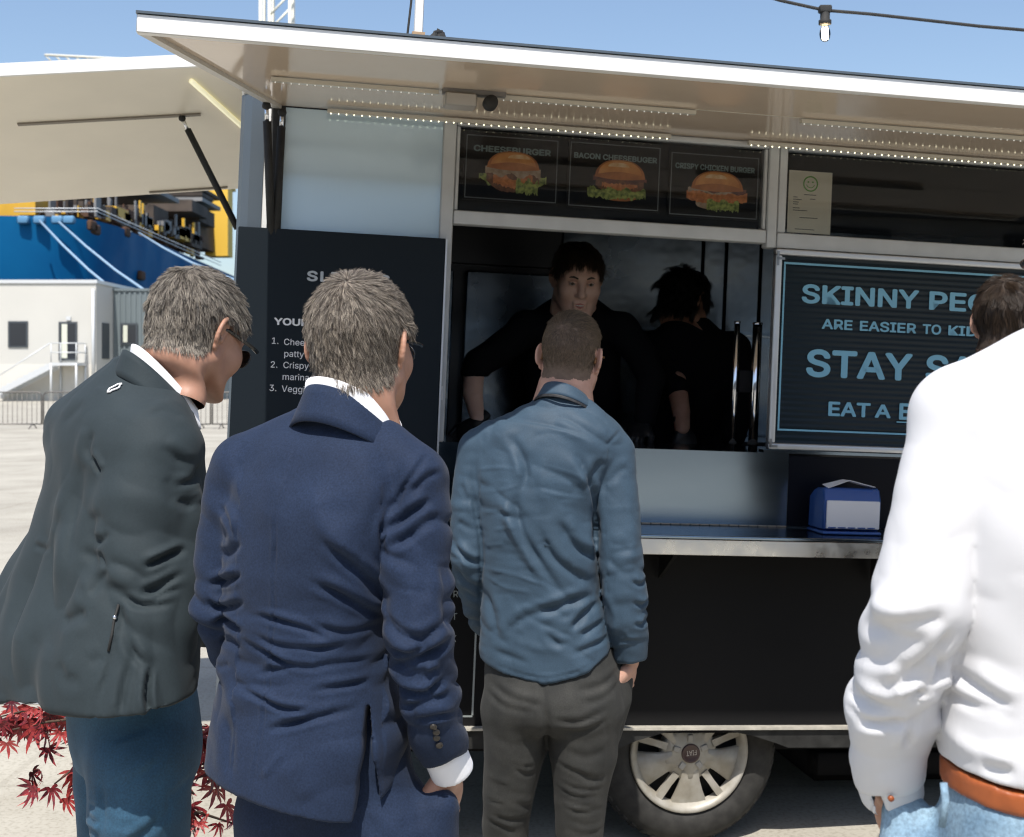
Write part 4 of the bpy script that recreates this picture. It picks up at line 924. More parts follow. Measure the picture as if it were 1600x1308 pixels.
# ------------------------------------------------------------------ man in the navy suit
M_NAVY = mat('navy_wool', (.0138, .0240, .0515), speck=.22, sscale=320, rough=.75, spec=.15, sheen=.06, var=.10, vscale=9, weave=.25, wscale=1500, bump=.2, bscale=120, bdist=.002, crease=.22, cscale=8)
M_HAIRG = hair_mat('grey_hair', (.050, .038, .030), (.46, .40, .325)); M_SCALPG = mat('grey_scalp', (.17, .13, .10), rough=.8, col2=(.30, .24, .19), vscale=60)
M_BTN = mat('dark_button', (.03, .025, .02), rough=.3); M_FRAMEB = mat('black_frame', (.012, .012, .012), rough=.25); M_CLEAR = glass_mat('clear_lens')
def suit_man():
    sh_ = Sheet(2.25); bk = Sheet(2.125); P = sh_.P; L = sh_.L
    e = person_at(P(500, 0)[0], 2.25, 'grey-haired man in navy suit with white cuff, back to us before the menu board')
    yaw = 28
    # jacket
    g = Grid((P(280, 0)[0], 1.93, P(0, 1300)[2]), (P(760, 0)[0], 2.62, P(0, 590)[2]), .0040)
    R_ = []
    for v, cx, w, b, cy in ((655, 535, 60, .065, .02), (690, 515, 112, .10, .02), (735, 505, 140, .118, .015), (800, 498, 146, .128, .0), (880, 488, 138, .128, .0), (960, 482, 128, .122, .0), (1020, 482, 128, .122, .0), (1080, 480, 139, .13, .0), (1140, 478, 151, .138, .0), (1200, 474, 149, .142, -.005), (1290, 470, 148, .146, -.01)):
        W_ = L(w); a = math.sqrt(max(1e-4, (W_**2-(b*math.sin(rad(yaw)))**2)/math.cos(rad(yaw))**2)); R_.append((EYE-(v-580)*sh_.s, P(cx, 0)[0], 2.25+cy, a, b))
    g.loft(R_, ang=-rad(yaw), n=2.35, k=.0)
    g.cone(P(540, 664, .02), P(378, 727, .05), .058, .056, .03); g.cone(P(548, 668, .0), P(648, 741, -.05), .056, .055, .03)
    g.limb([P(370, 738, .05), P(346, 850, .05), P(337, 950, .04), P(348, 1030, .09), P(362, 1095, .15)], [.060, .055, .048, .044, .040], .014)
    g.limb([P(650, 748, -.05), P(653, 850, -.075), P(661, 975, -.10), P(676, 1075, -.08), P(694, 1160, -.035)], [.060, .060, .0575, .050, .041], .014)
    # hem, vent and the flap pushed aside by the hand in the pocket
    hem = lambda X, Y: EYE-(np.interp(X/bk.s+800, [320, 330, 400, 470, 550, 556, 590, 600, 660, 720, 760], [1236, 1238, 1251, 1266, 1281, 1282, 1262, 1252, 1196, 1196, 1196])-580)*bk.s+0*Y
    f0 = g.f.copy(); g.below(hem, .004)
    arm = np.full_like(g.f, 1.0); g2 = Grid.__new__(Grid); g2.__dict__.update(g.__dict__); g2.f = arm
    g2.limb([P(661, 975, -.10), P(676, 1075, -.08), P(694, 1163, -.035)], [.0575, .050, .042], 0)
    cut = P(0, 1172)[2]; g2.f = smax(g2.f, ((P(694, 1172)[2]+(g.X-P(694, 0)[0])*.62)-g.Z).astype(np.float32), .003)
    g.f = np.minimum(g.f, g2.f)
    xs = lambda Z: np.interp(-Z, [-bk.P(0, 1105)[2], -P(0, 1130)[2], -P(0, 1285)[2]], [P(575, 0)[0], P(572, 0)[0], P(572, 0)[0]])
    hw = np.interp(-g.ax[2], [-bk.P(0, 1106)[2], -bk.P(0, 1150)[2], -bk.P(0, 1285)[2]], [0, bk.L(7), bk.L(20)])[None, None, :].astype(np.float32)
    slit = np.abs(g.X-bk.P(573, 0)[0])-hw; slit = np.maximum(slit, g.Z-bk.P(0, 1106)[2]); slit = np.maximum(slit, g.Y-2.30)
    g.f = smax(g.f, -slit.astype(np.float32), .003)
    V, F = g.mesh(1); N = vnormals(V, F)
    S_ = [([(505, 838), (558, 886), (600, 936)], 10, 7, 'v'), ([(483, 901), (540, 931), (600, 978)], 9, 6, 'v'), ([(379, 965), (426, 968), (476, 979), (510, 992)], 6, 4.5, 'v'), ([(490, 972), (540, 987), (594, 985)], 7, 4, 'v'),
          ([(394, 997), (433, 1008), (490, 1011), (540, 1008)], 6, 4.5, 'v'), ([(370, 1008), (408, 1022), (447, 1037), (490, 1040), (519, 1035), (578, 1036)], 6, 6.5, 'v'), ([(397, 1058), (426, 1047), (455, 1043)], 6, 3.5, 'v'), ([(483, 1077), (519, 1071), (580, 1069)], 6, 4, 'v'),
          ([(356, 1079), (380, 1086), (408, 1094), (447, 1105), (505, 1106)], 6, 5, 'v'), ([(412, 1140), (469, 1122), (519, 1110), (560, 1106)], 7, 5.5, 'v'), ([(412, 1214), (428, 1192), (446, 1167)], 7, 3, 'r'), 
          ([(430, 700), (420, 780), (410, 840)], 30, 4, 'r'), ([(585, 690), (612, 760), (600, 840)], 22, 5, 'v'), ([(480, 760), (520, 830), (560, 870)], 26, 4, 'r'), ([(455, 1180), (490, 1240)], 22, 4, 'r'), ([(340, 1130), (352, 1230)], 14, 3, 'v'),
          ([(459, 668), (445, 740), (432, 797), (428, 840), (426, 965), (412, 1100), (399, 1198), (392, 1246)], 3.0, 1.7, 'v'),
          # right sleeve
          ([(598, 880), (597, 821), (622, 772), (648, 735), (668, 706)], 6, 4, 'v'), ([(599, 832), (635, 803), (675, 780)], 8, 6, 'v'), ([(602, 858), (649, 828), (690, 803)], 9, 5, 'v'), ([(640, 770), (668, 745), (688, 740)], 7, 4, 'v'), ([(604, 1047), (633, 1030), (669, 1019), (710, 992)], 8, 8, 'v'), ([(605, 1010), (640, 1015), (670, 1000)], 7, 5, 'v'),
          ([(608, 1067), (633, 1080), (669, 1080), (700, 1058)], 8, 8, 'v'), ([(625, 1110), (660, 1095), (705, 1085)], 7, 5, 'v'), ([(600, 965), (625, 985), (660, 990), (700, 965)], 9, 4, 'v'), ([(640, 900), (650, 960), (642, 1000)], 16, 4, 'r'), ([(690, 880), (700, 960), (705, 1000)], 14, 4, 'v'), ([(640, 1130), (680, 1118), (712, 1118)], 7, 3.5, 'v'), ([(664, 1040), (690, 1035)], 7, 5, 'r'),
          # left sleeve
          ([(316, 800), (344, 820), (360, 850)], 7, 5, 'v'), ([(299, 931), (329, 922), (368, 902)], 7, 7, 'v'), ([(297, 957), (322, 968), (372, 946)], 7, 7, 'v'), ([(303, 998), (333, 987), (370, 994)], 7, 7, 'v'), ([(312, 1030), (340, 1018), (366, 1020)], 7, 5, 'v'), ([(318, 880), (345, 870), (365, 850)], 9, 4, 'v'), ([(325, 1065), (345, 1050)], 6, 4, 'v')]
    S_ = [(p_, w_*.85, d_*2.2, k_) for p_, w_, d_, k_ in S_]; V = fold(V, N, bk, S_); q_ = sh_(V); wz = np.exp(-((q_[:, 1]-1010)/95)**2); arm_ = (np.exp(-((q_[:, 1]-1010)/150)**2)+.6*np.exp(-((q_[:, 1]-800)/60)**2))*(np.abs(q_[:, 0]-495) > 112)
    V = V+N*(.0085*wz*(1-arm_.clip(0, 1))*billow(V, (5, 5, 26), .5)+.0095*arm_*billow(V+np.array((0, 0, 1))*.35*V[:, :1], (9, 9, 26), .5, 5.0)+.0025*billow(V, (7, 7, 9), .5, 9.0)+.0007*vnoise(V*38))[:, None]
    place('jacket', V, F, M_NAVY, e); VJ, NJ = V, vnormals(V, F)
    c0 = P(549, 601, .018); V, F = collar(c0, yaw, .080, .087, .062, .024, .115, -125, 125, roll=-.010, bow=.15); place('jacket_collar', V, F, M_NAVY, e)
    V, F = collar(P(551, 589, .018), yaw, .083, .085, .044, .004, .105, -150, 150, roll=-.010, thick=.003); place('shirt_collar', V, F, M_SHIRTW, e)
    # sleeve buttons, shirt cuff
    for k, (u, v) in enumerate(((676, 1138), (680, 1149), (684, 1160), (688, 1171))):
        b = lathe('sleeve_button', [(0, -.0035), (.0045, -.0035), (.0062, -.002), (.0062, 0), (0, .001)], M_BTN, e, 14); p_, n_ = on_surface(VJ, NJ, bk, u, v, .003); b.location = p_-np.array(e.location); b.rotation_euler = Vector(-n_).to_track_quat('Z', 'Y').to_euler()
    wr = P(706, 1195, -.02); d = P(722, 1240, .0)-P(694, 1160, -.035); d /= np.linalg.norm(d)
    gc = Grid(wr-.08, wr+.08, .004); gc.cone(wr-d*.03, wr+d*.016, .039, .0385, 0); gc.cone(wr+d*.03, wr+d*.06, .033, .033, 0, mode='sub')
    gc.f = smax(gc.f, (((gc.X-wr[0])*d[0]+(gc.Y-wr[1])*d[1]+(gc.Z-wr[2])*d[2])-.010).astype(np.float32), .002)
    V, F = gc.mesh(1); place('shirt_cuff', V, F, M_SHIRTW, e)
    # trousers
    g = Grid((P(320, 0)[0], 2.05, -.0), (P(740, 0)[0], 2.55, P(0, 1090)[2]), .009)
    hipz = P(0, 1180)[2]
    g.loft([(EYE-(v-580)*sh_.s, P(cx, 0)[0], 2.285, a, b) for v, cx, a, b in ((1080, 500, .140, .100), (1180, 508, .160, .100), (1260, 512, .168, .104), (1330, 514, .170, .105))], ang=-rad(yaw), k=0)
    hl, hr = P(440, 1300, .07), P(605, 1300, -.0); kl, kr = np.array((hl[0]+.01, 2.32, .50)), np.array((hr[0], 2.24, .50)); al, ar = np.array((hl[0]+.02, 2.30, .06)), np.array((hr[0]+.01, 2.20, .06))
    g.limb([P(690, 1252, -.035), P(676, 1295, -.03), P(640, 1350, .0)], [.034, .048, .06], .02); leg_rows(g, hl, kl, al, .098, .075, .055); leg_rows(g, hr, kr, ar, .098, .075, .055)
    V, F = g.mesh(2); N = vnormals(V, F)
    V = fold(V, N, sh_, [([(575, 1190), (630, 1215), (690, 1230)], 8, 5, 'v'), ([(570, 1240), (620, 1285), (640, 1310)], 9, 5, 'v'), ([(620, 1270), (680, 1250)], 8, 4, 'v'), ([(500, 1250), (470, 1290), (460, 1320)], 8, 5, 'v'), ([(660, 1240), (678, 1300)], 8, 4, 'v')])
    place('trousers', V+N*(.002*vnoise(V*12))[:, None], F, M_NAVY, e); shoes(e, [al, ar], yaw)
    # body, hair, glasses
    hcen = P(560, 548, .03); R = rot_zyx(17, 5, 0); sc = 1.03; mk = lambda v: scalp_mask(v, nape=-.072)
    hd = hand_at(P(703, 1200, -.012), (-.10, .30, -1), (-.7, .6, 0), scale=1.05); hd2 = hand_at(P(368, 1110, .17), (.3, .5, -1), (.7, .5, 0), left=True)
    HV, HF = body_mesh(e, hcen, R, sc, P(543, 700, .02), mk, M_SKIN, M_SCALPG, hands=(hd, hd2), arms=([P(640, 745, -.05), P(661, 975, -.10), P(700, 1190, -.02)], [P(378, 738, .05), P(340, 950, .04), P(366, 1105, .16)]))
    xf = head_xf(hcen, R, sc)
    wh = (.004, -.075, .105)
    ln = lambda r: .021-.009*sstep(-r[:, 2], -.03, .06)
    Pn, r = hair(e, HV, HF, mk, comb(wh, 0, .9, .25), ln, 40000, lambda r: (.20-.10*sstep(-r[:, 2], .0, .07))*sstep(np.linalg.norm(r-np.array(wh), axis=1), -.05, .02), M_HAIRG, noise=.10, clump=.18, r=.0003, seed=5, nclump=1400, off=lambda r: .007*sstep(r[:, 2], -.07, -.01))
    hair_object('hair', Pn, r, M_HAIRG, e, xf)
    glasses(e, xf, M_FRAMEB, M_CLEAR)
suit_man()
# ------------------------------------------------------------------ man in the steel-blue shirt
M_BSHIRT = mat('steel_blue_cotton', (.036, .065, .098), speck=.12, sscale=300, rough=.65, spec=.3, sheen=.05, var=.08, vscale=10, weave=.12, wscale=1300, bump=.15, bscale=34, bdist=.004, crease=.4, cscale=10)
M_JEANB = mat('black_denim', (.0155, .0160, .0145), rough=.8, sheen=.03, col2=(.028, .028, .025), speck=.25, sscale=300, vscale=14, weave=.2, wscale=1200, bump=.15, bscale=60, bdist=.003, crease=.2, cscale=14)
M_HAIRL = hair_mat('light_brown_hair', (.065, .047, .032), (.24, .175, .118)); M_SCALPL = mat('cropped_scalp', (.125, .085, .060), rough=.8, col2=(.16, .11, .08), vscale=70, bump=.3, bscale=500, bdist=.001)
def sleeve_cut(g, sh_, a, b, ra, rb, cut_v, slope, u0, k=.003):
    """forearm of a sleeve that hangs below the shirt hem"""
    h = Grid.__new__(Grid); h.__dict__.update(g.__dict__); h.f = np.full_like(g.f, 1.0); h.cone(a, b, ra, rb, 0)
    h.f = smax(h.f, ((sh_.P(0, cut_v)[2]+(g.X-sh_.P(u0, 0)[0])*slope)-g.Z).astype(np.float32), k); g.f = np.minimum(g.f, h.f)
def shirt_man():
    sh_ = Sheet(3.70); bk = Sheet(3.58); P = sh_.P; L = sh_.L; D = 3.70
    e = person_at(P(865, 0)[0], D, 'young man in steel-blue shirt and black jeans at the counter, lanyard round his neck')
    yaw = 12
    g = Grid((P(690, 0)[0], D-.26, P(0, 1085)[2]), (P(1030, 0)[0], D+.30, P(0, 590)[2]), .0054)
    R_ = [(EYE-(v-580)*sh_.s, P(cx, 0)[0], D+cy, L(w), b) for v, cx, w, b, cy in ((618, 880, 30, .06, .0), (640, 874, 66, .085, .0), (665, 862, 104, .112, .0), (710, 852, 112, .125, -.005), (780, 840, 94, .130, -.01), (860, 842, 91, .126, -.01), (930, 846, 93, .124, -.005), (990, 851, 102, .13, .0), (1080, 856, 108, .135, .0))]
    g.loft(R_, ang=-rad(yaw), n=2.3, k=0)
    g.cone(P(880, 648, .0), P(752, 702, .03), .058, .062, .03); g.cone(P(884, 650, .0), P(952, 706, -.02), .055, .062, .03)
    g.limb([P(748, 705, .03), P(737, 790, .02), P(733, 870, .01), P(742, 930, .06), P(755, 985, .12)], [.064, .062, .056, .050, .044], .006)
    g.limb([P(955, 708, -.02), P(962, 790, -.045), P(968, 880, -.06), P(976, 960, -.05), P(985, 1022, -.02)], [.066, .064, .063, .060, .050], .006)
    hem = lambda X, Y: EYE-(np.interp(X/bk.s+800, [740, 752, 790, 850, 900, 935, 965, 1000], [1036, 1044, 1059, 1067, 1057, 1040, 1018, 1005])-580)*bk.s+0*Y
    g.below(hem, .004); sleeve_cut(g, sh_, P(972, 920, -.055), P(986, 1028, -.02), .064, .047, 1030, .15, 985)
    V, F = g.mesh(2); N = vnormals(V, F)
    S_ = [([(739, 664), (760, 659), (790, 657), (834, 662), (873, 670), (914, 684), (946, 696)], 3.0, 2.6, 's'), ([(946, 697), (960, 684), (974, 672)], 3, 1.8, 'v'), ([(735, 715), (732, 757), (739, 792), (750, 878), (748, 960)], 4, 4, 'v'),
          ([(897, 708), (914, 737), (925, 770), (930, 805), (932, 870)], 6, 9, 'v'), ([(940, 715), (925, 745), (918, 765)], 7, 7, 'v'), ([(743, 737), (779, 732), (815, 735)], 2.5, 1.8, 'r'), ([(845, 726), (886, 737), (913, 747)], 2.5, 1.8, 'r'), ([(743, 773), (790, 765), (817, 755)], 2.5, 2, 'r'), ([(835, 760), (870, 772), (915, 778)], 2.5, 1.6, 'r'), ([(750, 805), (775, 800), (800, 797)], 2.5, 1.8, 'r'),
          ([(785, 685), (804, 704), (815, 743), (800, 790), (816, 843), (847, 893), (876, 934)], 9, 7, 'w'), ([(874, 812), (897, 847), (932, 876)], 7, 9, 'v'), ([(840, 820), (866, 868), (897, 893), (938, 918)], 7, 6, 'v'), ([(790, 988), (816, 967), (855, 951), (897, 936), (930, 931)], 7, 8, 'v'), ([(888, 984), (913, 959), (938, 943)], 6, 6, 'v'),
          ([(905, 992), (946, 973)], 5, 6, 'v'), ([(895, 1019), (954, 1000)], 5, 5, 'v'), ([(758, 930), (773, 971), (779, 1004)], 6, 5, 'v'), ([(756, 858), (790, 850)], 2.5, 2, 'r'), ([(756, 893), (800, 898), (853, 914)], 2.5, 2.4, 'r'), ([(757, 905), (790, 920), (830, 925)], 2.5, 2, 'r'), ([(770, 830), (810, 822)], 2.5, 1.6, 'r'), ([(850, 985), (880, 1010)], 7, 4, 'v'), ([(800, 1000), (850, 1012), (890, 1008)], 8, 4, 'r'), ([(770, 1020), (830, 1035)], 6, 3, 'v'), ([(860, 700), (850, 760), (856, 800)], 12, 4, 'r'), ([(890, 880), (905, 905)], 6, 5, 'r'),
          ([(760, 1036), (800, 1050), (850, 1057), (900, 1047), (935, 1030)], 2.2, 1.5, 'v'),
          ([(985, 905), (1000, 914), (1014, 908)], 4, 6, 'v'), ([(990, 940), (1004, 947), (1016, 940)], 4, 6, 'v'), ([(992, 975), (1006, 979), (1016, 970)], 4, 6, 'v'), ([(950, 870), (975, 895), (1000, 890)], 6, 4, 'v'), ([(945, 760), (970, 735), (990, 735)], 6, 4, 'v'), ([(950, 930), (962, 965), (960, 1000)], 5, 4, 'r'), ([(975, 780), (990, 830), (985, 880)], 8, 3, 'r'), ([(965, 1006), (1000, 1004)], 3, 3, 'v'), ([(975, 985), (985, 1000)], 3, 3, 'r'),
          ([(705, 853), (730, 880), (754, 886)], 5, 7, 'v'), ([(709, 893), (727, 916), (752, 929)], 5, 7, 'v'), ([(716, 870), (735, 905)], 5, 5, 'r'), ([(712, 820), (735, 830)], 5, 4, 'v'), ([(722, 930), (745, 950)], 5, 5, 'v'), ([(720, 760), (735, 790)], 6, 4, 'v')]
    V = fold(V, N, bk, [(a, b, c*1.8, d) for a, b, c, d in S_]); q_ = sh_(V); arm_ = (np.abs(q_[:, 0]-848) > 96)*1.0
    V = V+N*((.0034*(1-arm_)+.0015)*billow(V+np.array((0, 0, 1))*.5*V[:, :1], (9, 9, 17), .6)+.006*arm_*np.exp(-((q_[:, 1]-930)/110)**2)*billow(V, (9, 9, 30), .5, 3.0)+.0010*billow(V, (24, 24, 38), .5, 7.0))[:, None]
    place('shirt', V, F, M_BSHIRT, e)
    c0 = P(886, 598, .012); V, F = collar(c0, 10, .069, .076, .036, .020, .085, -140, 140, roll=-.018, bow=.3); place('shirt_collar', V, F, M_BSHIRT, e)
    V, F = collar(P(885, 617, .010), 10, .093, .0985, .008, .002, .10, -100, 100, roll=-.022, thick=.002); place('lanyard', V, F, mat('black_lanyard', (.02, .02, .022), rough=.6, var=.5, vscale=120), e)
    # jeans
    g = Grid((P(735, 0)[0], D-.24, 0), (P(1005, 0)[0], D+.26, P(0, 1010)[2]), .008)
    g.loft([(EYE-(v-580)*sh_.s, P(cx, 0)[0], D+cy, L(w), b) for v, cx, w, b, cy in ((1000, 858, 96, .115, .01), (1050, 862, 106, .13, .0), (1085, 864, 108, .14, -.012), (1120, 862, 106, .13, -.01), (1135, 860, 98, .11, .0))], ang=-rad(8), k=0)
    al, ar = np.array((P(793, 0)[0], D+.02, .05)), np.array((P(905, 0)[0], D-.02, .05))
    g.limb([P(806, 1105, -.015), P(804, 1170, -.005), P(794, 1240, .0), P(790, 1290, .02), al], [.098, .090, .074, .068, .055], .02)
    g.limb([P(912, 1105, -.035), P(911, 1170, -.03), P(906, 1240, -.03), P(905, 1290, -.02), ar], [.108, .098, .076, .070, .055], .02)
    g.limb([P(972, 1050, .0), P(960, 1090, .0), P(940, 1140, .0)], [.035, .05, .06], .02)
    V, F = g.mesh(2); N = vnormals(V, F); wr = []
    rr = random.Random(8)
    for cx, hw in ((797, 40), (906, 40)):
        for v in (1200, 1213, 1232, 1240, 1262, 1270, 1290, 1303):
            sd_ = rr.choice((-1, 1)); a = rr.uniform(4, 22)*sd_; x0 = cx-sd_*hw; x1 = cx+sd_*rr.uniform(-10, 40); wr.append(([(x0, v-a*.4), ((x0+x1)/2, v+rr.uniform(0, 8)), (x1, v+a*.7)], rr.uniform(3, 5.5), rr.uniform(3, 7), 'v'))
    V = fold(V, N, bk, wr+[([(758, 1068), (800, 1090), (850, 1098)], 5, 6, 'v'), ([(757, 1085), (790, 1104), (835, 1108)], 5, 6, 'v'), ([(855, 1118), (900, 1122), (950, 1105)], 5, 7, 'v'), ([(860, 1138), (910, 1138), (955, 1118)], 5, 6, 'v'), ([(900, 1075), (940, 1070), (975, 1050)], 5, 5, 'v'), ([(905, 1095), (945, 1088), (975, 1068)], 5, 5, 'v'), ([(850, 1095), (853, 1140), (851, 1180)], 6, 10, 'v'), ([(845, 1060), (848, 1100)], 5, 5, 'v'), ([(765, 1150), (800, 1165), (838, 1160)], 8, 4, 'v'), ([(880, 1170), (920, 1180), (955, 1165)], 7, 4, 'v'), ([(940, 1100), (950, 1180), (938, 1240)], 4, 3, 'v')])
    place('jeans', V+N*(.002*vnoise(V*14))[:, None], F, M_JEANB, e); shoes(e, [al, ar], 8)
    hcen = P(892, 562, .045); R = rot_zyx(15, 4, 5); sc = 1.06; mk = lambda v: scalp_mask(v, nape=-.060)
    hd = hand_at(P(987, 1030, -.02), (-.12, .30, -1), (-.8, .5, 0)); hd2 = hand_at(P(757, 992, .13), (.3, .4, -1), (.8, .4, 0), left=True)
    HV, HF = body_mesh(e, hcen, R, sc, P(878, 668, .02), mk, M_SKINP, M_SCALPL, hands=(hd, hd2), arms=([P(955, 708, -.02), P(968, 880, -.06), P(986, 1024, -.02)], [P(750, 705, .03), P(733, 870, .01), P(756, 988, .12)])); xf = head_xf(hcen, R, sc)
    top = lambda r: .0025+.0055*sstep(r[:, 2], -.055, .0)+.020*sstep(r[:, 2]+.25*(r[:, 1]+.05), .072, .105)
    Pn, r = hair(e, HV, HF, mk, comb((-.01, -.085, .075), 0, .9, -.2), top, 36000, .55, M_HAIRL, noise=.05, clump=.0, r=.00034, seed=9, nclump=1500); hair_object('hair', Pn, r, M_HAIRL, e, xf)
    glasses(e, xf, mat('tortoise_frame', (.22, .10, .03), rough=.3), M_CLEAR)
shirt_man()
# ------------------------------------------------------------------ man in the grey-green jacket, bent towards the menu
M_GJACK = mat('grey_green_shell', (.0255, .0355, .0405), rough=.72, spec=.18, sheen=.04, var=.06, vscale=8, bump=.12, bscale=26, bdist=.005, crease=.3, cscale=7, speck=.06)
M_DENIM = mat('blue_denim', (.0145, .055, .098), rough=.8, sheen=.05, col2=(.024, .082, .145), speck=.2, sscale=260, vscale=10, weave=.25, wscale=1100, bump=.15, bscale=70, bdist=.003)
M_HAIRG2 = hair_mat('dark_grey_hair', (.045, .036, .03), (.46, .41, .34)); M_SUNL = mat('dark_lens', (.006, .006, .007), rough=.08, coat=.5)
def jacket_man():
    D = 2.6; sh_ = Sheet(D); bk = Sheet(2.47); P = sh_.P; L = sh_.L
    e = person_at(P(190, 0)[0], D, 'man in sunglasses and loose grey-green jacket bending towards the menu board, maple beside him')
    yaw = 48
    g = Grid((P(-130, 0)[0], D-.36, P(0, 1150)[2]), (P(390, 0)[0], D+.46, P(0, 530)[2]), .0048)
    R_ = []
    for v, cx, w, b, cy in ((565, 215, 30, .05, .03), (590, 208, 62, .08, .02), (630, 192, 100, .105, .01), (680, 194, 132, .124, .0), (740, 194, 136, .134, .0), (820, 184, 156, .142, .0), (900, 164, 183, .152, .0), (980, 137, 204, .160, .0), (1060, 122, 224, .166, .0), (1150, 114, 234, .168, .0)):
        W_ = L(w); a = math.sqrt(max(.0025, (W_**2-(b*math.sin(rad(yaw)))**2)/math.cos(rad(yaw))**2)); R_.append((EYE-(v-580)*sh_.s, P(cx, 0)[0], D+cy, min(a, W_*1.3), b))
    g.loft(R_, ang=-rad(yaw), n=2.2, k=0)
    g.cone(P(214, 588, .02), P(106, 670, .08), .050, .066, .04); g.cone(P(226, 614, .0), P(262, 696, -.10), .048, .075, .04)
    g.limb([P(106, 680, .09), P(100, 800, .16), P(130, 900, .2)], [.07, .065, .06], .02)
    g.limb([P(258, 690, -.10), P(252, 780, -.135), P(258, 868, -.165), P(290, 922, -.135), P(335, 955, -.06)], [.085, .094, .088, .070, .055], .007)
    def hem(X, Y):                           # the hem hangs level round the body; the far side stands deeper in the picture
        yy = np.interp(X, [-1.30, -1.12, -.95, -.80, -.65], [2.80, 2.74, 2.60, 2.45, 2.36]); u = X/yy*2000+800
        return EYE-(np.interp(u, [-120, 0, 100, 150, 200, 240, 270, 300, 325, 360], [1052, 1060, 1071, 1088, 1099, 1104, 1099, 1093, 1084, 1076])-580)/2000*yy+.0*Y
    g.below(hem, .005)
    V, F = g.mesh(2); N = vnormals(V, F)
    c1 = lambda x, y: (x/2.615, 380+y/2.615); c2 = lambda x, y: (x/2.795, 840+y/2.795)
    S_ = [([c1(385, 870), c1(410, 885), c1(440, 930)], 5, 9, 'v'), ([c1(380, 760), c1(360, 840), c1(390, 900)], 9, 6, 'v'), ([c1(330, 900), c1(310, 1050), c1(320, 1250), c2(320, 300)], 13, 7, 'v'), ([c1(270, 850), c1(230, 1000), c1(200, 1200), c2(140, 50)], 16, 6, 'r'), ([c1(100, 1250), c1(160, 1255), c1(190, 1240)], 5, 4, 'v'), ([c1(430, 1200), c1(480, 1180), c1(500, 1150)], 7, 7, 'v'), ([c1(400, 1120), c1(440, 1100), c1(470, 1090)], 7, 5, 'v'),
          ([c1(340, 580), c1(430, 600), c1(500, 640)], 5, 1.5, 's'), ([c1(610, 690), c1(680, 680), c1(760, 720)], 6, 3, 'v'), ([c1(690, 820), c1(730, 850), c1(770, 900)], 7, 6, 'v'), ([c1(720, 940), c1(740, 1000), c1(760, 1050)], 8, 6, 'v'), ([c1(740, 980), c1(790, 960), c1(810, 900)], 6, 6, 'v'), ([c1(760, 1030), c1(800, 1080)], 7, 6, 'v'), ([c1(650, 1280), c1(740, 1250), c1(800, 1230)], 6, 6, 'v'), ([c1(470, 1230), c1(500, 1290)], 6, 6, 'v'),
          ([c2(400, 30), c2(470, 60), c2(520, 110)], 8, 6, 'v'), ([c2(470, 210), c2(500, 150), c2(550, 100)], 8, 8, 'v'), ([c2(710, 90), c2(780, 50), c2(850, 20)], 5, 8, 'v'), ([c2(690, 190), c2(760, 170), c2(850, 120)], 6, 8, 'v'), ([c2(740, 220), c2(800, 190), c2(850, 185)], 5, 6, 'v'), ([c2(620, 200), c2(700, 240), c2(830, 240)], 5, 7, 'v'), ([c2(610, 225), c2(640, 330), c2(700, 440), c2(760, 490)], 7, 10, 'v'), ([c2(330, 320), c2(400, 300), c2(470, 270)], 12, 6, 'v'), ([c2(380, 480), c2(420, 540), c2(470, 520)], 12, 4, 'v'), ([c2(500, 470), c2(560, 440)], 8, 4, 'v'),
          ([c2(620, 300), c2(580, 500), c2(545, 620)], 4, 3, 'v'), ([c2(680, 400), c2(650, 560), c2(640, 690)], 6, 9, 'v'), ([c2(750, 480), c2(745, 600), c2(765, 690)], 5, 8, 'v'), ([c2(800, 690), c2(780, 720)], 5, 6, 'v'), ([c2(530, 620), c2(535, 770)], 4, 3, 'v'), ([c2(430, 700), c2(540, 690), c2(620, 700)], 8, 3, 'r'), ([c2(100, 350), c2(60, 560), c2(50, 680)], 22, 6, 'r'), ([c2(200, 350), c2(170, 560), c2(180, 700)], 18, 5, 'v'), ([c2(300, 420), c2(280, 560), c2(290, 700)], 20, 5, 'r'), ([c1(190, 750), c1(240, 700), c1(300, 640)], 9, 4, 'v')]
    V = fold(V, N, bk, [(a, b, c*1.5, d) for a, b, c, d in S_]); q_ = sh_(V); arm_ = np.exp(-((q_[:, 0]-262)/75)**2-((q_[:, 1]-860)/110)**2); low = sstep(q_[:, 1], 640, 900)*(1-arm_)
    V = V+N*(.012*low*billow(V, (11, 11, 2.6), .35)+.011*arm_*billow(V+np.array((0, 0, 1))*.4*V[:, :1], (7, 7, 19), .5, 4.0)+.004*billow(V, (9, 9, 7), .6, 8.0)+.0010*vnoise(V*24))[:, None]
    place('jacket', V, F, M_GJACK, e)
    V, F = collar(P(256, 548, .02), yaw-4, .076, .088, .052, .020, .185, -120, 98, roll=-.015, bow=.1); place('jacket_collar', V, F, M_GJACK, e)
    V, F = collar(P(262, 539, .02), yaw-4, .068, .078, .042, .006, .180, -130, 106, roll=-.015, thick=.003); place('shirt_collar', V, F, M_SHIRTW, e)
    # printed mark, pocket zip, snap
    def near_surface(u, v, lift=.002):
        q = bk(VJ); d = np.hypot(q[:, 0]-u, q[:, 1]-v); c_ = np.nonzero((d < 5) & (NJ[:, 1] < 0))[0]
        c_ = c_[VJ[c_, 1].argmin()] if len(c_) else (d+1000*(NJ[:, 1] > 0)).argmin(); return VJ[c_]+NJ[c_]*lift-np.array(e.location), NJ[c_]
    jk = [c for c in e.children if c.name.startswith('jacket') and 'collar' not in c.name][0]; nv = len(jk.data.vertices); VJ = np.zeros(nv*3); jk.data.vertices.foreach_get('co', VJ); VJ = VJ.reshape(-1, 3)+np.array(e.location); NJ = vnormals(VJ, F_of(jk))
    pts = []
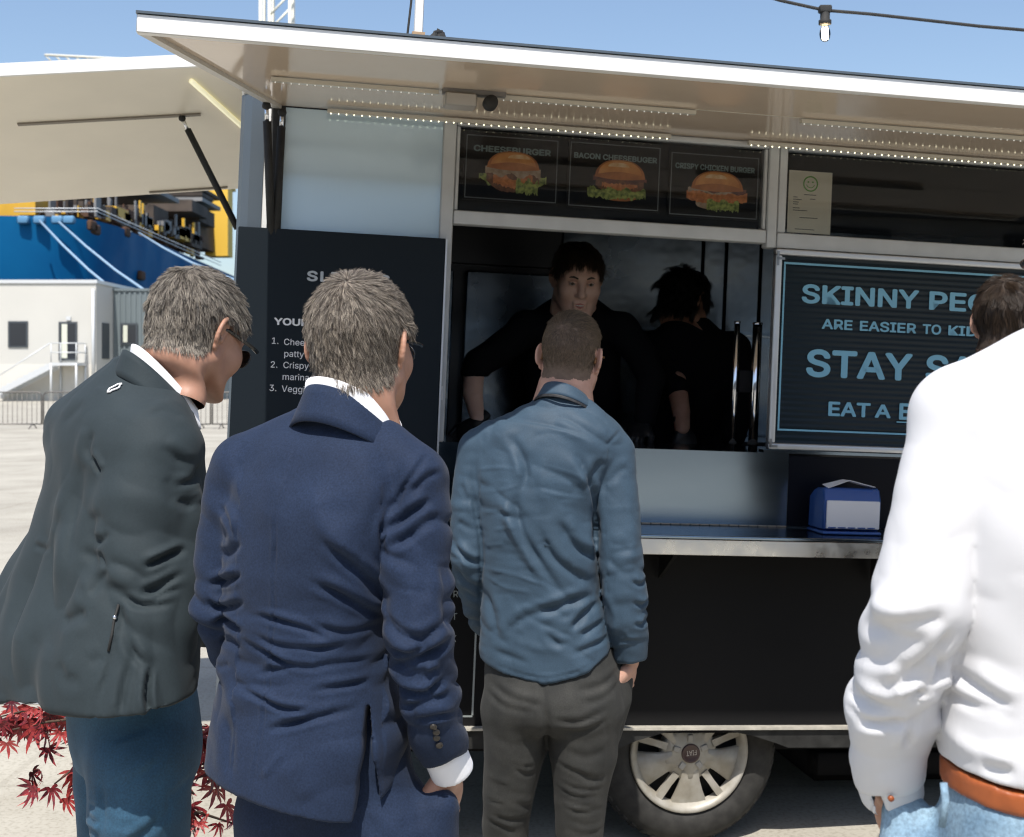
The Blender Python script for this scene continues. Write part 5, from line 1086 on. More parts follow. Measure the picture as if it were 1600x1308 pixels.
    for t in np.linspace(0, 2*math.pi, 15): pts.append(near_surface(168+8.5*math.cos(t)-2.0*math.sin(t), 604-6.0*math.cos(t)*.9-5*math.sin(t)*.55, .003)[0])
    tube('printed_mark', pts, .0022, M_LETW, e, 6)
    tube('pocket_zip', [near_surface(u, v, .001)[0] for u, v in ((215, 925), (212, 945), (210, 965), (208, 988))], .0026, M_RUBBER, e, 6)
    b = lathe('zip_pull', [(0, -.004), (.004, -.003), (.004, .003), (0, .004)], M_CHROME, e, 10); b.location = near_surface(212, 942, .003)[0]
    # jeans
    g = Grid((P(60, 0)[0], D-.26, 0), (P(370, 0)[0], D+.40, P(0, 1040)[2]), .008)
    g.loft([(EYE-(v-580)*sh_.s, P(cx, 0)[0], D-.01, a, b) for v, cx, a, b in ((1030, 205, .140, .11), (1100, 210, .150, .12), (1160, 214, .152, .12), (1200, 216, .14, .11))], ang=-rad(yaw), k=0)
    an, af = np.array((P(250, 0)[0], D-.02, .05)), np.array((P(165, 0)[0], D+.16, .05))
    g.limb([P(237, 1165, -.085), P(238, 1240, -.09), P(240, 1330, -.07), an], [.102, .098, .088, .06], .02); g.limb([P(166, 1160, .08), P(158, 1240, .09), P(156, 1330, .10), af], [.095, .085, .075, .06], .02)
    V, F = g.mesh(2); N = vnormals(V, F); q = lambda x, y: (x/4.324, 1050+y/4.324)
    V = fold(V, N, bk, [([q(770, 460), q(900, 410), q(1050, 360)], 3, 2.5, 's'), ([q(930, 680), q(1060, 600), q(1110, 520)], 6, 6, 'v'), ([q(820, 720), q(900, 640)], 6, 4, 'v'), ([q(1160, 560), q(1160, 800), q(1140, 1100)], 3, 2.5, 'v'), ([q(900, 1100), q(1050, 1000), q(1140, 900)], 7, 8, 'v'), ([q(730, 700), q(740, 900), q(720, 1050)], 6, 5, 'v'), ([q(760, 900), q(850, 960), q(1000, 960)], 7, 4, 'v'), ([q(600, 940), q(650, 960), q(720, 950)], 6, 6, 'v'), ([q(570, 1060), q(650, 1040), q(720, 1060)], 6, 6, 'v'), ([q(620, 880), q(690, 860)], 6, 5, 'v'), ([q(1150, 830), q(1240, 760), q(1300, 740)], 6, 4, 'v')])
    place('jeans', V+N*(.0025*vnoise(V*11))[:, None], F, M_DENIM, e); shoes(e, [an, af], yaw)
    hcen = P(292, 524, .06); R = rot_zyx(30, 26, 2); sc = 1.04; mk = lambda v: scalp_mask(v, nape=-.068)
    hd = hand_at(P(335, 972, .03), (.5, .6, -.7), (.5, .5, .6))
    HV, HF = body_mesh(e, hcen, R, sc, P(250, 625, .03), mk, M_SKIN, M_SCALPG, hands=(hd,), arms=([P(258, 690, -.10), P(256, 860, -.14), P(332, 968, .02)],)); xf = head_xf(hcen, R, sc)
    ln = lambda r: .023-.010*sstep(-r[:, 2], -.02, .06)
    Pn, r = hair(e, HV, HF, mk, comb((.01, -.070, .112), 0, .9, .35), ln, 40000, .18, M_HAIRG2, noise=.10, clump=.25, r=.0003, seed=15, nclump=1100, off=lambda r: .007*sstep(r[:, 2], -.06, .0)); hair_object('hair', Pn, r, M_HAIRG2, e, xf)
    glasses(e, xf, M_FRAMEB, M_SUNL, name='sunglasses', th=.0042)
def F_of(o):
    n = len(o.data.polygons); a = np.zeros(len(o.data.loops), np.int32); o.data.loops.foreach_get('vertex_index', a); return a.reshape(n, -1)
jacket_man()
# ------------------------------------------------------------------ man in the white shirt at the picture edge
M_LJEAN = mat('washed_denim', (.13, .22, .31), rough=.8, sheen=.05, col2=(.22, .33, .42), speck=.25, sscale=200, vscale=16, weave=.25, wscale=1000, bump=.15, bscale=70, bdist=.003)
M_WSHIRT = mat('white_shirt_cotton', (.64, .64, .655), rough=.75, sheen=.05, weave=.08, wscale=1200, bump=.1, bscale=36, bdist=.003, crease=.1, cscale=7)
M_BELT = mat('tan_leather_belt', (.30, .075, .018), rough=.4, spec=.5, var=.15, vscale=30, bump=.1, bscale=200)
M_HAIRD = hair_mat('dark_brown_hair', (.012, .008, .006), (.075, .048, .030), .35); M_SCALPD = mat('dark_scalp', (.03, .02, .014), rough=.8, col2=(.05, .035, .026), vscale=60)
def white_man():
    D = 1.62; sh_ = Sheet(D); bk = Sheet(1.50); P = sh_.P; L = sh_.L
    e = person_at(P(1690, 0)[0], D, 'man in white shirt, brown belt and light jeans, hand in pocket, nearest the camera')
    g = Grid((P(1300, 0)[0], D-.26, P(0, 1330)[2]), (P(2060, 0)[0], D+.26, P(0, 500)[2]), .0046)
    R_ = [(EYE-(v-580)*sh_.s, P(cx, 0)[0], D+cy, L(w), b) for v, cx, w, b, cy in ((505, 1690, 60, .06, .0), (560, 1690, 150, .08, .0), (620, 1690, 225, .105, .0), (720, 1690, 238, .122, -.005), (850, 1690, 226, .128, -.01), (1000, 1690, 215, .125, .0), (1120, 1690, 214, .122, .0), (1200, 1690, 214, .122, .0), (1235, 1690, 206, .118, .0), (1330, 1690, 200, .115, .0))]
    g.loft(R_, ang=0, n=2.35, k=0)
    g.cone(P(1690, 558, .0), P(1510, 642, .0), .050, .060, .03); g.cone(P(1690, 556, .0), P(1880, 636, .0), .050, .062, .03)
    g.limb([P(1508, 648, .0), P(1468, 780, -.02), P(1428, 930, -.03), P(1412, 1050, .01), P(1405, 1150, .05), P(1416, 1225, .08)], [.064, .062, .062, .057, .050, .040], .012)
    g.limb([P(1882, 640, .0), P(1918, 780, -.02), P(1940, 930, -.03), P(1945, 1080, .02), P(1930, 1220, .08)], [.066, .066, .064, .058, .045], .012)
    g.below(lambda X, Y: EYE-(np.interp(X/bk.s+800, [1440, 1470, 1600, 1780, 1900], [1222, 1226, 1248, 1248, 1226])-580)*bk.s+0*Y)
    sleeve_cut(g, sh_, P(1408, 1120, .04), P(1418, 1250, .085), .060, .044, 1262, .25, 1410)
    V, F = g.mesh(2); N = vnormals(V, F); c1 = lambda x, y: (1300+x/2.907, 400+y/2.907); c2 = lambda x, y: (1300+x/2.857, 850+y/2.857)
    S_ = [([c2(130, 290), c2(190, 230), c2(280, 195)], 10, 13, 'v'), ([c2(120, 520), c2(180, 460), c2(260, 450)], 10, 13, 'v'), ([c2(160, 360), c2(240, 330), c2(400, 300), c2(560, 230)], 16, 8, 'r'), ([c2(170, 440), c2(260, 420), c2(480, 470)], 18, 5, 'v'),
          ([c2(370, 650), c2(450, 590), c2(530, 480), c2(570, 400)], 11, 12, 'v'), ([c2(190, 735), c2(260, 800), c2(330, 820), c2(430, 790), c2(500, 720)], 11, 14, 'v'), ([c2(360, 770), c2(440, 740), c2(500, 700)], 9, 8, 'v'), ([c2(240, 920), c2(330, 910), c2(440, 870)], 10, 9, 'v'), ([c2(180, 600), c2(280, 640), c2(400, 620)], 14, 8, 'r'), ([c2(110, 700), c2(140, 850), c2(190, 980)], 12, 9, 'v'), ([c2(200, 750), c2(210, 850), c2(240, 930)], 9, 8, 'v'),
          ([c2(530, 530), c2(560, 620), c2(520, 690)], 9, 10, 'v'), ([c2(640, 600), c2(720, 680), c2(857, 760)], 14, 9, 'v'), ([c2(520, 700), c2(650, 750), c2(857, 800)], 10, 8, 'v'), ([c2(730, 1040), c2(857, 1050)], 12, 9, 'v'), ([c2(480, 850), c2(460, 980), c2(470, 1050)], 8, 8, 'v'), ([c2(580, 900), c2(700, 980), c2(857, 1000)], 16, 6, 'r'), ([c1(250, 1040), c1(300, 1150), c1(280, 1280)], 14, 6, 'v'), ([c2(300, 400), c2(420, 360), c2(540, 330)], 11, 6, 'v')]
    V = fold(V, N, bk, [(a, b, c*1.0, d) for a, b, c, d in S_]); q_ = sh_(V); arm_ = sstep(1500-q_[:, 0], 0, 40)*np.exp(-((q_[:, 1]-1030)/190)**2)
    V = V+N*(.007*arm_*billow(V+np.array((0, 0, 1))*-.45*V[:, :1], (8, 8, 19), .5, 2.0)+.005*sstep(q_[:, 1], 800, 1100)*(1-arm_)*billow(V, (6, 6, 14), .6, 6.0)+.002*billow(V, (14, 14, 14), .5, 1.0))[:, None]; place('shirt', V, F, M_WSHIRT, e)
    V, F = collar(P(1692, 496, .0), 0, .076, .080, .060, .020, .07, -140, 140); place('shirt_collar', V, F, M_WSHIRT, e)
    wr = P(1424, 1262, .09); d = np.array((.25, .35, -.9)); d /= np.linalg.norm(d)
    gc = Grid(wr-.09, wr+.09, .004); gc.cone(wr-d*.045, wr+d*.012, .047, .042, 0); gc.cone(wr+d*.02, wr+d*.07, .037, .037, 0, mode='sub'); gc.f = smax(gc.f, (((gc.X-wr[0])*d[0]+(gc.Y-wr[1])*d[1]+(gc.Z-wr[2])*d[2])-.020).astype(np.float32), .002)
    gc.f = smax(gc.f, -(np.maximum(np.abs(gc.X-wr[0]+.028+(gc.Z-wr[2])*.35)-.0055, np.maximum(gc.Y-wr[1]+.0, gc.Z-wr[2]-.09))).astype(np.float32), .002)
    V, F = gc.mesh(1); place('cuff', V, F, M_WSHIRT, e); b = lathe('cuff_button', [(0, -.003), (.004, -.002), (.004, .002), (0, .003)], M_BELT, e, 10); b.location = P(1403, 1260, .03)-np.array(e.location); b.rotation_euler = (rad(90), 0, 0)
    # belt, jeans
    def ring_solid(v0, v1, a, b, cx=1690): return [(EYE-(v1-580)*bk.s, P(cx, 0)[0], D, a, b), (EYE-(v0-580)*bk.s, P(cx, 0)[0], D, a, b)]
    g = Grid((P(1440, 0)[0], D-.2, P(0, 1320)[2]), (P(1940, 0)[0], D+.2, P(0, 1190)[2]), .0045); g.loft(ring_solid(1228, 1290, .1725, .1225), n=2.3, k=0)
    tz = lambda X, Y: EYE-(np.interp(X/bk.s+800, [1450, 1480, 1600, 1780, 1930], [1222, 1228, 1251, 1251, 1226])-580)*bk.s+0*Y; g.above(tz, .002); g.below(lambda X, Y: tz(X, Y)-.030, .002)
    V, F = g.mesh(1); place('belt', V, F, M_BELT, e)
    g = Grid((P(1380, 0)[0], D-.24, 0), (P(2000, 0)[0], D+.26, P(0, 1200)[2]), .009)
    g.loft([(EYE-(v-580)*sh_.s, P(1690, 0)[0], D, a, b) for v, a, b in ((1215, .164, .114), (1260, .172, .121), (1340, .182, .132), (1450, .192, .135), (1520, .19, .12))], k=0); g.above(lambda X, Y: tz(X, Y)-.022, .004)
    al, ar = np.array((P(1580, 0)[0], D, .05)), np.array((P(1810, 0)[0], D, .05)); kz = .52
    g.limb([P(1580, 1480), np.array((P(1580, 0)[0], D+.01, kz)), al], [.105, .078, .06], .02); g.limb([P(1800, 1480), np.array((P(1800, 0)[0], D+.01, kz)), ar], [.105, .078, .06], .02); g.limb([P(1440, 1300, .07), P(1450, 1370, .05), P(1500, 1460, .03)], [.030, .05, .07], .02)
    V, F = g.mesh(2); N = vnormals(V, F); V = fold(V, N, bk, [([(1450, 1262), (1480, 1300), (1500, 1330)], 8, 5, 'v'), ([(1440, 1290), (1470, 1330)], 8, 5, 'v'), ([(1500, 1285), (1600, 1305)], 4, 2, 'v')]); place('jeans', V+N*(.002*vnoise(V*14))[:, None], F, M_LJEAN, e)
    lp = MB(); pa = bk.P(1469, 1218, -.012)-np.array(e.location); lp.tube([pa, pa+np.array((.001, -.004, -.02)), pa+np.array((-.003, -.003, -.05))], .0045, 8); lp.build('belt_loop', M_LJEAN, e, smooth=True); shoes(e, [al, ar], 0)
    hcen = P(1742, 420, .03); R = rot_zyx(14, 2, 0); sc = 1.04; mk = lambda v: scalp_mask(v, nape=-.066)
    hd = hand_at(P(1427, 1268, .095), (.25, .2, -1), (.7, .5, 0), left=True)
    HV, HF = body_mesh(e, hcen, R, sc, P(1690, 600, .0), mk, M_SKIN, M_SCALPG, hands=(hd,), arms=([P(1498, 640, .0), P(1428, 930, -.03), P(1424, 1255, .085)],)); xf = head_xf(hcen, R, sc)
    Pn, r = hair(e, HV, HF, mk, comb((0, -.075, .105)), lambda r: .02+0*r[:, 0], 5000, .2, M_HAIRG, noise=.15, clump=.35, r=.0005, seed=3, nclump=120); hair_object('hair', Pn, r, M_HAIRG, e, xf)
    glasses(e, xf, mat('brown_frame', (.05, .022, .01), rough=.25), M_SUNL, name='sunglasses', w=.080, th=.005)
white_man()
# ------------------------------------------------------------------ dark-haired man beyond him
def dark_man():
    D = 3.55; sh_ = Sheet(D); P = sh_.P; e = person_at(P(1590, 0)[0], D, 'dark-haired man beyond the white shirt, only his hair and ear showing')
    g = Grid((P(1400, 0)[0], D-.25, .72), (P(1780, 0)[0], D+.3, 1.62), .010)
    g.cone(P(1588, 628, .0), P(1512, 668, .06), .065, .062, .04); g.cone(P(1588, 628, .0), P(1672, 668, -.05), .065, .062, .04)
    g.loft([(.74, P(1590, 0)[0], D, .205, .14), (.84, P(1590, 0)[0], D, .20, .135), (1.1, P(1590, 0)[0], D, .175, .115), (1.35, P(1592, 0)[0], D, .20, .12), (1.48, P(1592, 0)[0], D, .15, .10), (1.56, P(1590, 0)[0], D, .075, .08)], ang=-rad(30), k=0)
    g.limb([P(1500, 660, .08), P(1490, 800, .1), P(1500, 930, .16)], [.06, .052, .042], .02); g.limb([P(1680, 660, -.06), P(1690, 800, -.08), P(1690, 930, 0)], [.06, .052, .042], .02)
    V, F = g.mesh(2); place('sweater', V+vnormals(V, F)*(.004*vnoise(V*12))[:, None], F, mat('dark_knit', (.02, .022, .03), rough=.9), e)
    g = Grid((P(1450, 0)[0], D-.2, 0), (P(1730, 0)[0], D+.2, .95), .012); g.loft([(.70, P(1590, 0)[0], D, .17, .12), (.94, P(1590, 0)[0], D, .165, .115)], k=0); al, ar = np.array((P(1545, 0)[0], D, .05)), np.array((P(1640, 0)[0], D, .05))
    g.limb([P(1545, 1010)*np.array((1, 1, 0))+np.array((0, 0, .78)), np.array((al[0], D, .48)), al], [.095, .07, .055]); g.limb([np.array((ar[0], D, .78)), np.array((ar[0], D, .48)), ar], [.095, .07, .055])
    V, F = g.mesh(2); place('trousers', V, F, M_JEANB, e); shoes(e, [al, ar], 30)
    hcen = P(1580, 508, .02); R = rot_zyx(38, 4, 0); sc = 1.04; mk = lambda v: scalp_mask(v, nape=-.072)
    hands = [hand_at(P(1501, 945, .17), (0, .2, -1), (1, .2, 0), left=True), hand_at(P(1691, 945, .01), (0, .2, -1), (-1, .2, 0))]
    HV, HF = body_mesh(e, hcen, R, sc, P(1590, 640, .0), mk, M_SKINP, M_SCALPD, hands=hands, arms=([P(1500, 660, .08), P(1490, 800, .1), P(1501, 935, .165)], [P(1680, 660, -.06), P(1690, 800, -.08), P(1691, 935, 0)])); xf = head_xf(hcen, R, sc)
    Pn, r = hair(e, HV, HF, mk, comb((0, -.06, .115), 0, .9), lambda r: .034-.020*sstep(-r[:, 2], -.04, .05), 16000, .24, M_HAIRD, noise=.12, clump=.5, r=.00035, seed=21, nclump=160); hair_object('hair', Pn, r, M_HAIRD, e, xf)
dark_man()
# ------------------------------------------------------------------ the two cooks behind the counter
M_SKINC = skin_mat('skin_cook', (.58, .36, .27), (.64, .41, .31)); M_HAIRK = hair_mat('black_hair', (.003, .0025, .002), (.010, .008, .007)); M_BTEE = mat('black_tee', (.005, .005, .006), rough=.9, spec=.1); M_GLOVE = mat('black_glove', (.010, .010, .011), rough=.45, spec=.3)
def face_parts(e, xf, brow):
    o = np.array(e.location)
    def wp(p): return tuple(xf(np.array([p]))[0]-o)
    for sx in (-1, 1):
        g = Grid((-.014, -.014, -.014), (.014, .014, .014), .0028); g.ell((0, 0, 0), (.0118, .0118, .0118), 0); V, F = g.mesh(1); c = np.array((sx*.031, .0855, .012)); place('eye', xf(V+c), F, M_EYE, e)
        g2 = Grid((-.008, -.008, -.008), (.008, .008, .008), .002); g2.ell((0, 0, 0), (.0056, .003, .0056), 0); V, F = g2.mesh(1); place('iris', xf(V+c+np.array((0, .0113, 0))), F, M_IRIS, e)
        tube('eyebrow', [wp((sx*.014, .104, .031)), wp((sx*.030, .1005, .036)), wp((sx*.046, .088, .031))], [.0036, .0042, .0022], brow, e, 6)
        tube('upper_lid', [wp((sx*.018, .0950, .0135)), wp((sx*.031, .0975, .0205)), wp((sx*.044, .0900, .0145))], .0032, M_SKINC, e, 8); tube('lower_lid', [wp((sx*.019, .0940, .0070)), wp((sx*.031, .0960, .0025)), wp((sx*.043, .0890, .0060))], .0028, M_SKINC, e, 8)
    tube('lower_lip', [wp((-.020, .100, -.061)), wp((0, .1065, -.067)), wp((.020, .100, -.061))], [.002, .0048, .002], M_LIP, e, 8); tube('upper_lip', [wp((-.020, .100, -.0595)), wp((0, .1075, -.054)), wp((.020, .100, -.0595))], [.002, .0036, .002], M_LIP, e, 8)
    tube('teeth', [wp((-.013, .1035, -.0595)), wp((0, .1065, -.060)), wp((.013, .1035, -.0595))], .0026, M_TEETH, e, 6)
def cook_front():
    D = 4.95; sh_ = Sheet(D); P = sh_.P; e = person_at(P(900, 0)[0], D+.25, 'young cook in black tee leaning over the counter, facing us and smiling'); e.location.z = .475
    g = Grid((P(690, 0)[0], D-.45, .9), (P(1070, 0)[0], D+.55, 2.02), .009)
    g.limb([np.array((P(900, 0)[0], D+.35, 1.0)), np.array((P(900, 0)[0], D+.30, 1.3)), P(898, 530, .14), P(898, 500, .08)], [.21, .20, .19, .10], .03, sq=((0, 1, 0), .62))
    g.cone(P(898, 512, .10), P(822, 512, .06), .085, .066, .05); g.cone(P(898, 512, .10), P(972, 514, .06), .085, .066, .05)
    g.limb([P(822, 514, .05), P(778, 548, .0), P(748, 568, -.02), P(741, 588, -.06)], [.066, .060, .055, .052], .03); g.limb([P(972, 515, .05), P(1004, 558, .0), P(1016, 590, -.04), P(1002, 652, -.115)], [.066, .060, .056, .046], .03)  # right sleeve lengthened in black, standing for the shade on the bare forearm
    g.f = smax(g.f, (P(0, 588)[2]-g.Z-5*np.maximum(0, g.X-P(820, 0)[0])).astype(np.float32), .004)
    V, F = g.mesh(2); place('tee_shirt', V+vnormals(V, F)*(.005*vnoise(V*13))[:, None], F, M_BTEE, e)
    g = Grid((P(690, 0)[0], D-.35, 1.30), (P(1070, 0)[0], D+.2, 1.75), .006); g.limb([P(741, 575, -.04), P(740, 615, -.11), P(748, 652, -.17)], [.042, .038, .028], 0); l1 = g.mesh(2); g.f[:] = 1; g.limb([P(1018, 580, -.02), P(1012, 625, -.08), P(1000, 655, -.12)], [.042, .036, .028], 0); l2 = g.mesh(2)
    hcen = P(901, 439, -.04); R = rot_zyx(174, 19, -3); sc = 1.13; mk = lambda v: scalp_mask(v, nape=-.06)
    HV, HF = body_mesh(e, hcen, R, sc, P(898, 530, .12), mk, M_SKINC, M_SCALPD, hands=(l1, l2), arms=([P(820, 505, .05), P(741, 580, -.04)], [P(978, 505, .05), P(1018, 585, -.02)])); xf = head_xf(hcen, R, sc); face_parts(e, xf, M_SCALPD)
    h1 = hand_at(P(748, 655, -.175), (-.5, -.45, -.45), (-.2, .35, -.9)); place('glove', *h1, M_GLOVE, e); h2 = hand_at(P(1000, 658, -.125), (-.3, -.5, -.4), (0, .3, -.9), left=True); place('glove', *h2, M_GLOVE, e)
    Pn, r = hair(e, HV, HF, mk, comb((0, -.05, .12), 0, .7), lambda r: .036-.016*sstep(-r[:, 2], -.05, .05), 16000, .3, M_HAIRD, noise=.12, clump=.3, r=.0005, seed=31, nclump=400, droop=.3); hair_object('hair', Pn, r, M_HAIRD, e, xf)
    g = Grid((P(780, 0)[0], D+.1, .475), (P(1020, 0)[0], D+.6, 1.12), .012); g.loft([(.95, P(900, 0)[0], D+.36, .17, .12), (1.1, P(900, 0)[0], D+.36, .16, .11)], k=0)
    for u in (850, 950): g.limb([np.array((P(u, 0)[0], D+.36, .98)), np.array((P(u, 0)[0], D+.36, .52))], [.09, .06], .02)
    V, F = g.mesh(1); place('trousers', V, F, M_JEANB, e)
cook_front()
def cook_back():
    D = 5.25; sh_ = Sheet(D); P = sh_.P; e = person_at(P(1085, 0)[0], D+.12, 'curly-haired cook in black sweater, head turned down, gloved hand on the counter'); e.location.z = .455
    g = Grid((P(980, 0)[0], D-.4, .9), (P(1220, 0)[0], D+.45, 2.0), .010)
    g.loft([(.95, P(1085, 0)[0], D+.15, .18, .12), (1.3, P(1085, 0)[0], D+.12, .19, .125), (1.62, P(1085, 0)[0], D+.08, .22, .13), (1.76, P(1080, 0)[0], D+.05, .16, .11), (1.84, P(1075, 0)[0], D+.03, .08, .08)], ang=rad(15), k=0)
    g.limb([P(1015, 545, .02), P(1030, 580, -.06), P(1050, 606, -.14)], [.075, .062, .052], .03); g.limb([P(1148, 545, .05), P(1160, 620, .0), P(1140, 680, -.08)], [.075, .06, .05], .03)
    V, F = g.mesh(2); place('sweater', V+vnormals(V, F)*(.005*vnoise(V*11))[:, None], F, M_BTEE, e)
    g = Grid((P(1000, 0)[0], D-.4, 1.2), (P(1120, 0)[0], D+.1, 1.75), .006); g.limb([P(1050, 596, -.12), P(1054, 640, -.2), P(1054, 668, -.24)], [.043, .036, .030], 0); limbs = g.mesh(2)
    hcen = P(1068, 472, .0); R = rot_zyx(40, 30, 0); sc = 1.04; mk = lambda v: scalp_mask(v, nape=-.08)
    HV, HF = body_mesh(e, hcen, R, sc, P(1078, 540, .05), mk, M_SKIN, M_SCALPD, hands=(limbs,), arms=([P(1020, 548, .02), P(1050, 600, -.12)],)); xf = head_xf(hcen, R, sc)
    h1 = hand_at(P(1054, 664, -.24), (.2, -.4, -.8), (0, .9, -.4), left=False); place('glove', *h1, M_GLOVE, e)
    Pn, r = hair(e, HV, HF, mk, comb((0, -.03, .12)), lambda r: .075+0*r[:, 0], 12000, .35, M_HAIRK, noise=.22, clump=.5, r=.0007, seed=41, nclump=260, curl=.55, droop=.8, n=10); hair_object('hair', Pn, r, M_HAIRK, e, xf)
    g = Grid((P(1000, 0)[0], D-.05, .455), (P(1180, 0)[0], D+.4, 1.1), .012)
    for u in (1050, 1120): g.limb([np.array((P(u, 0)[0], D+.15, 1.0)), np.array((P(u, 0)[0], D+.15, .5))], [.095, .06], .02)
    V, F = g.mesh(1); place('trousers', V, F, M_JEANB, e)
cook_back()
# ------------------------------------------------------------------ red maple and green shrub in a planter behind the men
M_MAPLE = mat('red_maple_leaf', (.085, .006, .011), rough=.5, col2=(.22, .018, .024), vscale=9, spec=.4); M_GRNL = mat('green_leaf', (.02, .045, .010), rough=.55, col2=(.05, .095, .02), vscale=12); M_BARK = mat('bark', (.07, .045, .03), rough=.9, var=.3, vscale=40); M_POT = mat('dark_planter', (.05, .05, .05), rough=.7)
M_MAPLES = [M_MAPLE, mat('bright_maple_leaf', (.26, .02, .028), rough=.5, col2=(.38, .05, .04), vscale=9), mat('dark_maple_leaf', (.05, .005, .010), rough=.5, col2=(.11, .010, .018), vscale=9)]
for _m in (M_MAPLE,):
    b_ = _m.node_tree.nodes['Principled BSDF']; b_.inputs['Subsurface Weight'].default_value = 0.0; b_.inputs['Transmission Weight'].default_value = 0.0
def maple_leaf_mesh(seed):
    rr = random.Random(seed); V = [(0, 0, 0)]; F = []
    for k, a in enumerate((-100, -64, -31, 0, 31, 64, 100)):
        L = (1.0-.0042*abs(a))*rr.uniform(.88, 1.06); w = .085; c_, s_ = math.cos(rad(a)), math.sin(rad(a)); b = len(V); cu = rr.uniform(.05, .2)
        for f, ww in ((.22, .7), (.50, 1.0), (.78, .62)):
            for sg in (-1, 1): V.append((s_*L*f+c_*w*ww*sg, c_*L*f-s_*w*ww*sg, -cu*f*f+.03*(1 if sg else 0)))
        V.append((s_*L, c_*L, -cu*1.1)); F += [(0, b, b+1), (b, b+2, b+3, b+1), (b+2, b+4, b+5, b+3), (b+4, b+6, b+5)]
    me = bpy.data.meshes.new('leaf'); me.from_pydata(V, [], F); me.materials.append(M_MAPLES[seed % 3]); return me
def plant_maple():
    e = empty('maple_shrub', (-1.05, 3.35, 0)); tag(e, 'small red Japanese maple in a planter behind the grey-green jacket', 'maple'); rr = random.Random(5)
    lathe('planter', [(.0, .0), (.20, .0), (.24, .30), (.25, .32), (.225, .32), (.215, .27), (0, .27)], M_POT, e, 28)
    tw = []; tips = []
    for k in range(7):
        a = rr.uniform(-1.2, 1.9); r_ = rr.uniform(.15, .40); h = rr.uniform(.36, .72)
        p = [Vector((0, 0, .26)), Vector((math.cos(a)*r_*.3, math.sin(a)*r_*.3, .26+(h-.26)*.7)), Vector((math.cos(a)*r_*.7, math.sin(a)*r_*.7, h)), Vector((math.cos(a)*r_, math.sin(a)*r_, h-.06))]; tw.append(p); tips.append(p)
    # the two sprays that reach out past the jacket
    def W3(u, v, y): return Vector(((u-800)/2000*y+1.05, y-3.35, EYE-(v-580)/2000*y))
    for q in (((230, 1150, 3.3), (140, 1120, 3.25), (75, 1128, 3.2), (20, 1140, 3.2)), ((230, 1220, 3.3), (170, 1195, 3.25), (110, 1205, 3.2), (85, 1225, 3.2)), ((230, 1130, 3.3), (130, 1105, 3.3), (50, 1108, 3.3), (0, 1120, 3.3)), ((250, 1170, 3.2), (310, 1150, 3.1), (335, 1180, 3.05), (340, 1215, 3.05))): tw.append([Vector((0, 0, .3))]+[W3(*t) for t in q]); tips.append([W3(*t) for t in q])
    mb = MB()
    for p in tw: mb.tube(p, [.010, .007, .005, .003, .002][:len(p)] if len(p) > 3 else .005, 6)
    mb.build('stem', M_BARK, e, smooth=True); ms = [maple_leaf_mesh(i) for i in range(5)]
    for i, p in enumerate(tips):
        ext = i >= 7; nl = 24 if ext else 11
        for k in range(nl):
            f = .25+.75*(k+.5)/nl; s_ = f*(len(p)-1); j = min(int(s_), len(p)-2); pos = p[j].lerp(p[j+1], s_-j)+Vector((rr.gauss(0, .030), rr.gauss(0, .030), rr.gauss(-.005, .022)))
            o = bpy.data.objects.new('leaf', ms[(i+k) % 5]); C.objects.link(o); o.parent = e; o.location = pos; o.scale = [rr.uniform(.035, .075), rr.uniform(.035, .075), rr.uniform(.04, .16)]
            o.rotation_euler = (rad(rr.uniform(-115, -55)), rad(rr.uniform(-30, 30)), rad(rr.uniform(-70, 70)))
plant_maple()
def plant_green():
    e = empty('green_shrub', (-.72, 3.0, 0)); tag(e, 'low dark green shrub in a pot between jacket man and suit man', 'shrub'); rr = random.Random(6)
    lathe('pot', [(.0, .0), (.15, .0), (.19, .20), (.20, .22), (.175, .22), (.165, .18), (0, .18)], M_POT, e, 28)
    mb = MB(); V = []; F = []
    for k in range(26):
        a = rr.uniform(0, 6.28); r_ = rr.uniform(.03, .24); h = rr.uniform(.30, .47)-r_*.3; p = Vector((math.cos(a)*r_, math.sin(a)*r_, h)); mb.tube([(0, 0, .17), (p.x*.5, p.y*.5, .17+(h-.17)*.6), p], [.005, .004, .002], 5)
        for q in range(30):
            c = Vector((0, 0, .2)).lerp(p, rr.uniform(.45, 1.05))+Vector((rr.gauss(0, .022), rr.gauss(0, .022), rr.gauss(0, .018))); d = Vector((rr.gauss(0, 1), rr.gauss(0, 1), rr.gauss(.4, .7))).normalized(); u = d.cross(Vector((rr.gauss(0, 1), rr.gauss(0, 1), rr.gauss(0, 1)))).normalized(); L = rr.uniform(.018, .034); b = len(V)
            V += [c, c+d*L*.5+u*L*.2, c+d*L, c+d*L*.5-u*L*.2]; F.append((b, b+1, b+2, b+3))
    mb.build('stem', M_BARK, e, smooth=True); tag(mesh_py('foliage', V, F, M_GRNL, e), kind='stuff')
plant_green()
